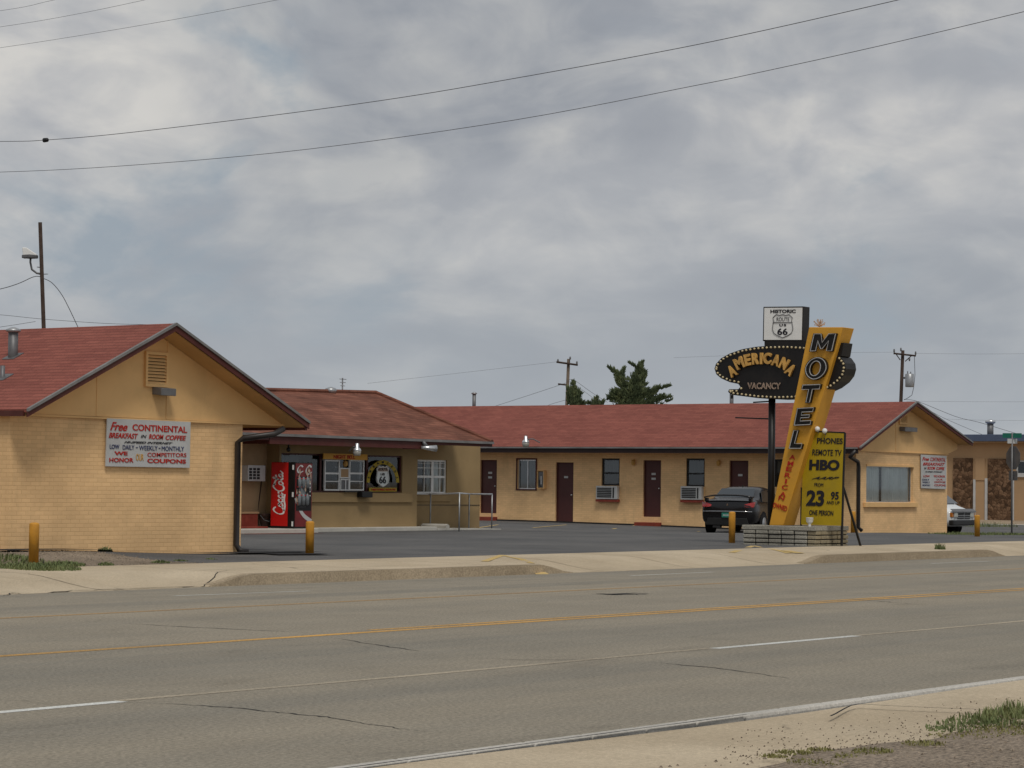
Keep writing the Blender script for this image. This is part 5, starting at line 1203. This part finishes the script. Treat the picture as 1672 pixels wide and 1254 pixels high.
# ================================================================ utility poles, wires
def at_depth(px, py, z): 
    d = fw+rt*((px-836)/CF)+up*((627-py)/CF); return CO+d*z
up_g = 'utility poles behind the motel'
def pole(px0, py0, px1, py1, z, r, lab, mat):
    a = at_depth(px0, py0, z); b = at_depth(px1, py1, z); s_ = (a-b)/(a.z-b.z); base = b-s_*(b.z+.4)
    t = thing('utility_pole', base, lab, 'utility pole', up_g); MB().tube([base, a], [r*1.25, r], 12).build('shaft', mat, t, True); return t, a
t1, top1 = pole(65.5, 363, 71.3, 533, 110, .085, 'dark bare utility pole with white lamp head, rising behind the near wing roof', 'wood_pole')
D = lambda x, y, z=110: at_depth(x, y, z)
MB().tube([D(68, 447.5), D(60, 446), D(52, 440), D(49.5, 428), D(50, 421)], .045, 8).build('bracket', 'grey_metal', t1, True)
m = MB(); c_ = D(49, 420); 
m.box(c_+Vector((-.27, -.25, -.05)), c_+Vector((.27, .25, .10))); m.build('lamp_base', 'grey_metal', t1, bev=.03)
m = MB(); c_ = D(46, 411); m.prism([D(36, 404), D(43, 404), D(60, 415), D(59, 420), D(38, 421)], (.35, .35, 0)); m.build('lamp_head', 'white', t1, bev=.03)
m = MB(); m.box(D(62, 434)-Vector((.08, .08, .05)), D(65, 437)+Vector((.05, .05, .0))); m.build('insulator', 'grey_metal', t1); m = MB(); m.box(D(76, 447)-Vector((.1, .1, .03)), D(73, 448)+Vector((.05, .05, .02))); m.build('insulator', 'grey_metal', t1)
t2, top2 = pole(928.5, 586, 925.5, 660, 180, .11, 'weathered utility pole with one long crossarm, beside the junipers', 'wood_pole_pale')
D2 = lambda x, y: at_depth(x, y, 179.8)
m = MB(); m.tube([D2(908.5, 591), D2(943.5, 596)], .07, 4); m.build('crossarm', 'wood_pole', t2)
m = MB(); m.tube([D2(911, 627), D2(925, 628.5)], .06, 4); m.build('crossarm', 'wood_pole', t2)
for x, y in ((911, 588.5), (931, 584.5), (942, 592)): MB().lathe(D2(x, y), [(.05, -.12), (.07, 0), (.04, .1)], 8).build('insulator', 'grey_metal', t2)
t3, top3 = pole(1474.2, 572, 1471, 655, 155, .10, 'brown utility pole carrying a grey transformer, above the far wing gable', 'wood_pole')
D3 = lambda x, y: at_depth(x, y, 154.8)
m = MB(); m.tube([D3(1459, 577), D3(1495.5, 581)], .055, 4); m.tube([D3(1478, 590), D3(1488, 581)], .03, 4); m.tube([D3(1470, 588), D3(1463, 578)], .03, 4); m.build('crossarm', 'wood_pole', t3)
for x, y in ((1460, 573), (1471, 571), (1495, 577), (1485, 587)): MB().lathe(D3(x, y), [(.04, -.1), (.06, 0), (.04, .12)], 8).build('insulator', 'grey_metal', t3)
c_ = at_depth(1485, 632, 154.5); tf = MB().lathe(c_, [(.24, 0), (.26, .05), (.27, .78), (.22, .82), (.05, .84)], 16).build('transformer', 'galv', t3, True)
m = MB(); m.tube([D3(1482, 610), D3(1482, 606)], .03, 6); m.tube([D3(1487, 610), D3(1487, 607)], .03, 6); m.box(D3(1478, 614)-Vector((.02, .05, .05)), D3(1474, 620)+Vector((.1, .02, .05))); m.build('bushing', 'grey_metal', tf)
MB().tube([D3(1493, 582), D3(1494, 612), D3(1492, 632), D3(1489, 645), D3(1482, 650), D3(1476, 653)], .018, 5).build('lead_wire', 'wire', t3)
def wire(pts, r, lab, grp, name='power_line', n=4):
    q = []; P_ = [pts[0]]+pts+[pts[-1]]
    for i in range(1, len(P_)-2):
        for k in range(6):
            t = k/6; q.append(.5*((2*P_[i])+(-P_[i-1]+P_[i+1])*t+(2*P_[i-1]-5*P_[i]+4*P_[i+1]-P_[i+2])*t*t+(-P_[i-1]+3*P_[i]-3*P_[i+1]+P_[i+2])*t**3))
    q.append(pts[-1]); m = MB(); m.tube(q, r*.62, 5); return tag(m.build(name, 'wire', at=pts[0]), lab, 'power line', grp)
g1 = 'power lines crossing the sky overhead'
WX = lambda X, pts: [P(x, y, 0, X) for x, y in pts]
A = WX(45, [(-260, 232), (0, 231), (75, 228.6), (201, 217.6), (437, 189.4), (650, 160), (840, 128), (1076, 85), (1246, 50), (1466, 0), (1700, -55)])
sp = wire(A, .013, 'upper long overhead line with a dark splice near the left edge', g1)
m = MB(); c_ = P(74.5, 228.7, 0, 45); m.lathe(c_, [(.03, -.09), (.055, -.06), (.06, .06), (.03, .09)], 10, 'y'); m.v = [v-c_+A[0] if False else v for v in m.v]; m.build('splice', 'black', sp, True)
wire(WX(45, [(-260, 284), (0, 281), (226, 269), (502, 243.7), (840, 196), (1136, 139.5), (1236, 119), (1436, 75), (1672, 19), (1850, -25)]), .011, 'lower of the two long overhead lines, reaching the upper right corner', g1)
wire(WX(50, [(-260, 110), (0, 78), (251, 37.7), (452, 0), (650, -40)]), .008, 'thin overhead line, lowest of three in the upper left corner', g1)
wire(WX(50, [(-260, 80), (0, 44), (120, 24), (236, 0), (400, -36)]), .008, 'thin overhead line, middle of three in the upper left corner', g1)
wire(WX(50, [(-260, 50), (0, 17.6), (88, 0), (240, -32)]), .008, 'thin overhead line, topmost of three in the upper left corner', g1)
g2 = 'thin wires at the utility poles'
Z = lambda z, pts: [at_depth(x, y, z) for x, y in pts]
wire(Z(110, [(-60, 484), (0, 472), (30, 463), (55, 452), (68, 452)]), .028, 'wire running left from the dark bare pole', g2)
wire(Z(109.9, [(72, 455), (85, 462), (100, 480), (113, 504), (130, 540)]), .028, 'wire dropping right from the dark bare pole to the near wing roof', g2)
wire(Z(125, [(-60, 511), (0, 514), (70, 521), (170, 528), (240, 530)]), .018, 'faint level wire passing low behind the dark bare pole', g2)
wire(Z(126, [(-60, 541), (0, 534), (58, 525)]), .018, 'faint wire rising to the dark bare pole just over the roof ridge', g2)
wire(Z(179, [(925, 625), (880, 640), (812, 662), (780, 672)]), .022, 'wire slanting down left from the pole with the long crossarm', g2)
wire(Z(179.2, [(924, 653), (900, 660), (880, 668)]), .022, 'short low wire left of the pole with the long crossarm', g2)
wire(Z(179, [(929, 620), (938, 621), (965, 640), (992, 657)]), .022, 'wire slanting down right from the crossarm pole into the junipers', g2)
wire(Z(179.4, [(930, 622), (950, 636), (975, 655)]), .018, 'lower thin wire slanting right from the crossarm pole', g2)
wire(Z(200, [(600, 626), (760, 608), (908, 591)]), .014, 'faint long wire reaching the left end of the long crossarm', g2)
wire(Z(154, [(1476, 652), (1500, 656), (1560, 680), (1600, 690), (1660, 708), (1720, 725)]), .022, 'wire sagging right from the transformer pole', g2)
wire(Z(153.5, [(1500, 660), (1540, 682), (1600, 708), (1640, 725)]), .018, 'lower wire sagging right behind the far wing gable', g2)
wire(Z(240, [(1100, 584), (1300, 577), (1459, 575)]), .014, 'faint distant wire left of the transformer pole', g2)
wire(Z(240, [(1495, 577), (1600, 578), (1720, 577)]), .014, 'faint distant wire right of the transformer pole, uppermost', g2)
wire(Z(240, [(1480, 655), (1600, 656), (1720, 656)]), .014, 'faint distant wire at the height of the far wing ridge', g2)
wire(Z(240, [(1540, 684), (1600, 686), (1720, 687)]), .014, 'faint distant wire just over the blue roof', g2)
# ================================================================ junipers
def clump_tree(name, lab, limbs, z, trunk, dens=1., group=None, seed=1):
    random.seed(seed); base = at_depth(trunk[0], 700, z); base.z = -.4
    t = thing(name, base, lab, 'tree', group)
    m = MB(); pm = at_depth(trunk[0], trunk[1], z); m.tube([base, base.lerp(pm, .6)+Vector((.1, 0, 0)), pm], [.28, .2, .08], 8)
    cr = MB(); scl = z/CF
    for (x0, y0, x1, y1, r0_, r1_) in limbs:
        a = at_depth(x0, y0, z); b = at_depth(x1, y1, z); dd = (b-a); L_ = dd.length; ax_ = dd.normalized()
        if L_ > .8: m.tube([a, a.lerp(b, .8)], [.06, .02], 5)
        n = int(520*dens*max(.3, L_)*((r0_+r1_)/2*scl)/.35)
        off = Vector((random.uniform(-.4, .4), random.uniform(-.4, .4), 0))
        for k in range(n):
            u = random.random()**.9; rr = (r0_+(r1_-r0_)*u)*scl
            v = Vector((random.gauss(0, 1), random.gauss(0, 1), random.gauss(0, 1))).normalized()*rr*random.random()**.35
            # clumpy outline
            cl_ = .75+.35*math.sin(u*17+x0)+.25*math.sin(v.x*9+v.z*11)
            p = a+dd*u+v*cl_; out = (v.normalized()*.7+ax_*.8+Vector((0, 0, .55))).normalized()
            s_ = random.uniform(.07, .17); sd_ = out.cross(Vector((random.random(), random.random(), random.random()))).normalized()*s_*.42
            n2_ = out.cross(sd_).normalized()*s_*.3
            cr.add([p-sd_, p+sd_, p+out*s_*1.5], [(0, 1, 2)]); cr.add([p-n2_, p+n2_, p+out*s_*1.3+sd_*.4], [(0, 1, 2)])
    m.build('trunk', 'bark', t, True); cr.build('crown', 'juniper', t)
    return t
k7 = lambda x, y: (880+x/6.967, 570+y/6.967)
def LB(a, b, c_, d_, r0_, r1_): return (*k7(a, b), *k7(c_, d_), r0_/6.967, r1_/6.967)
clump_tree('juniper_tree', 'big ragged juniper with several spiky leaders above the far wing ridge', [
    LB(1060, 600, 1110, 330, 150, 90), LB(1100, 400, 1150, 190, 95, 45), LB(1130, 210, 1185, 140, 35, 8), LB(1100, 200, 1030, 155, 30, 8), LB(1150, 400, 1210, 270, 55, 20), LB(1160, 260, 1210, 250, 30, 12),
    LB(1000, 480, 900, 290, 90, 50), LB(910, 300, 790, 205, 40, 6), LB(940, 330, 970, 215, 40, 14), LB(960, 420, 890, 380, 50, 25), LB(1050, 590, 850, 500, 110, 70), LB(900, 560, 790, 560, 70, 30), LB(1060, 560, 1250, 480, 110, 60),
    LB(1200, 560, 1360, 440, 75, 30), LB(1330, 460, 1495, 415, 28, 6), LB(1250, 600, 1420, 540, 60, 30), LB(1400, 560, 1500, 540, 25, 6), LB(1440, 600, 1515, 575, 16, 6), LB(1000, 700, 1200, 640, 160, 150), LB(1180, 420, 1215, 400, 30, 12), LB(860, 700, 1350, 680, 120, 100)], 150, (1030, 640), .8, 'junipers behind the far wing', 4)
clump_tree('juniper_tree', 'narrow pointed juniper right beside the utility pole', [
    LB(400, 640, 400, 450, 85, 50), LB(400, 470, 388, 370, 45, 10), LB(430, 560, 480, 500, 40, 14), LB(340, 600, 330, 440, 35, 15), LB(350, 640, 500, 620, 60, 40), LB(400, 760, 420, 640, 90, 85)], 152, (934, 640), .9, 'junipers behind the far wing', 9)
clump_tree('juniper_tree', 'low juniper top between the pole and the big juniper', [
    LB(650, 640, 655, 555, 60, 14), LB(620, 640, 560, 610, 40, 14), LB(680, 640, 740, 600, 35, 8), LB(640, 740, 660, 640, 80, 70)], 154, (973, 650), .9, 'junipers behind the far wing', 12)
# ================================================================ grass and weeds
def tufts(name, lab, spots, mat, seed, h=.12, n=60):
    random.seed(seed); m = MB()
    for (x, y, r, hh, k) in spots:
        for j in range(int(n*k)):
            a = random.uniform(0, 6.283); d = r*math.sqrt(random.random()); bx_, by_ = x+d*math.cos(a)*1.0, y+d*math.sin(a)
            z = surf(bx_, by_)-.01+(.03 if by_ < 6 else 0); H_ = h*hh*random.uniform(.4, 1.15)*(1-.5*d/r); la = random.uniform(0, 6.283); ln = H_*random.uniform(.1, .7); w = random.uniform(.003, .008)*(1+d*0)*(1.5 if by_ > 20 else .8)
            t = Vector((math.cos(la+1.57), math.sin(la+1.57), 0))*w; p = Vector((bx_, by_, z)); q = p+Vector((math.cos(la)*ln*.4, math.sin(la)*ln*.4, H_*.6)); e = p+Vector((math.cos(la)*ln, math.sin(la)*ln, H_))
            m.add([p-t, p+t, q+t*.8, q-t*.8, e], [(0, 1, 2, 3), (3, 2, 4)])
    o = m.build(name, mat); return tag(o, lab, 'weeds', None, 'stuff')
def sp_(pts): return [(*S(x, y)[:2], r, h_, k) for x, y, r, h_, k in pts]
tufts('weed_patch', 'green weeds growing at the near pavement edge', sp_([(1585, 1190, .18, 1.0, 5), (1612, 1182, .16, 1.7, 7), (1600, 1186, .2, 1.3, 8), (1635, 1178, .16, 2.0, 7), (1652, 1168, .15, 2.3, 8), (1660, 1176, .2, 1.8, 9), (1672, 1174, .2, 1.3, 6), (1560, 1196, .16, .9, 6), (1545, 1199, .12, .7, 4), (1625, 1190, .2, 1.0, 5)]), 'grass', 2, .042, 17)
tufts('weed_patch', 'small dry weed tufts on the near gravel', sp_([(1262, 1243, .07, .7, 2.5), (1296, 1237, .09, .8, 3.5), (1338, 1232, .07, .7, 2.5), (1384, 1245, .07, .8, 2), (1425, 1234, .10, .9, 4), (1405, 1240, .12, .6, 2.5), (1510, 1222, .12, .9, 4), (1335, 1252, .15, .6, 3), (1580, 1210, .2, .6, 3), (1640, 1200, .25, .8, 5), (1670, 1195, .3, .8, 6)]), 'grass_dry', 3, .03, 38)
tufts('weed_patch', 'green grass clump in front of the near wing wall', sp_([(20, 912, .5, 1, 6), (45, 914, .45, 1.1, 6), (75, 917, .5, 1.2, 9), (95, 919, .4, 1.1, 6), (110, 920, .25, .9, 3), (5, 907, .6, 1.2, 6), (173, 923, .12, .8, 2), (262, 914, .15, .7, 2), (295, 916, .12, .5, 1.5), (172, 901, .12, 1.2, 2), (345, 913, .1, .4, 1)]), 'grass', 5, .10, 110)
tufts('weed_patch', 'grass strip around the far right bollard and sign post', sp_([(1560, 872, .8, 1, 6), (1580, 873, .8, 1, 6), (1605, 872, .8, 1, 6), (1620, 873, .8, 1.2, 6), (1640, 873, .8, 1, 7), (1660, 873, .8, 1, 7), (1680, 873, .9, 1, 6), (1535, 906, .12, 2.2, 1)]), 'grass', 6, .10, 90)
tufts('weed_patch', 'weeds in the dirt yard by the blue fascia building', [(P(1617, 859, 2, -.25).x, P(1617, 859, 2, -.25).y, 1.2, 2, 5)], 'grass', 8, .16, 60)
random.seed(21); m = MB()
for k in range(380):
    x = random.uniform(1180, 1672); y = 1254-(x-1180)*.125-random.random()**1.6*55
    if y > 1262: continue
    p = S(x, y, .016)
    if p.y > 6.9: continue
    r_ = random.uniform(.002, .006); m.add([p+Vector((r_, 0, 0)), p+Vector((-r_, r_, 0)), p+Vector((-r_, -r_, 0)), p+Vector((0, 0, r_*1.3))], [(0, 1, 3), (1, 2, 3), (2, 0, 3)])
tag(m.build('loose_grit', 'gravel'), 'scattered dark grit on the near pavement', 'grit', None, 'stuff').data.materials[0] = MT['bark']
m = MB()
for k in range(5200):
    if k % 2: x, y = random.uniform(8, 20), random.uniform(3.4, 5.85); z = .055; rr = random.uniform(.004, .014)
    else: x, y = random.uniform(20, 28.9), random.uniform(26.5, 29.6); z = surf(x, y); rr = random.uniform(.008, .025)
    p = Vector((x, y, z)); a = random.uniform(0, 6.28)
    m.add([p+Vector((rr*math.cos(a+q*2.1), rr*math.sin(a+q*2.1), 0)) for q in range(3)]+[p+Vector((0, 0, rr*.8))], [(0, 1, 3), (1, 2, 3), (2, 0, 3)])
tag(m.build('loose_stones', 'gravel'), 'pale stones strewn over the gravel verges', 'stones', None, 'stuff')
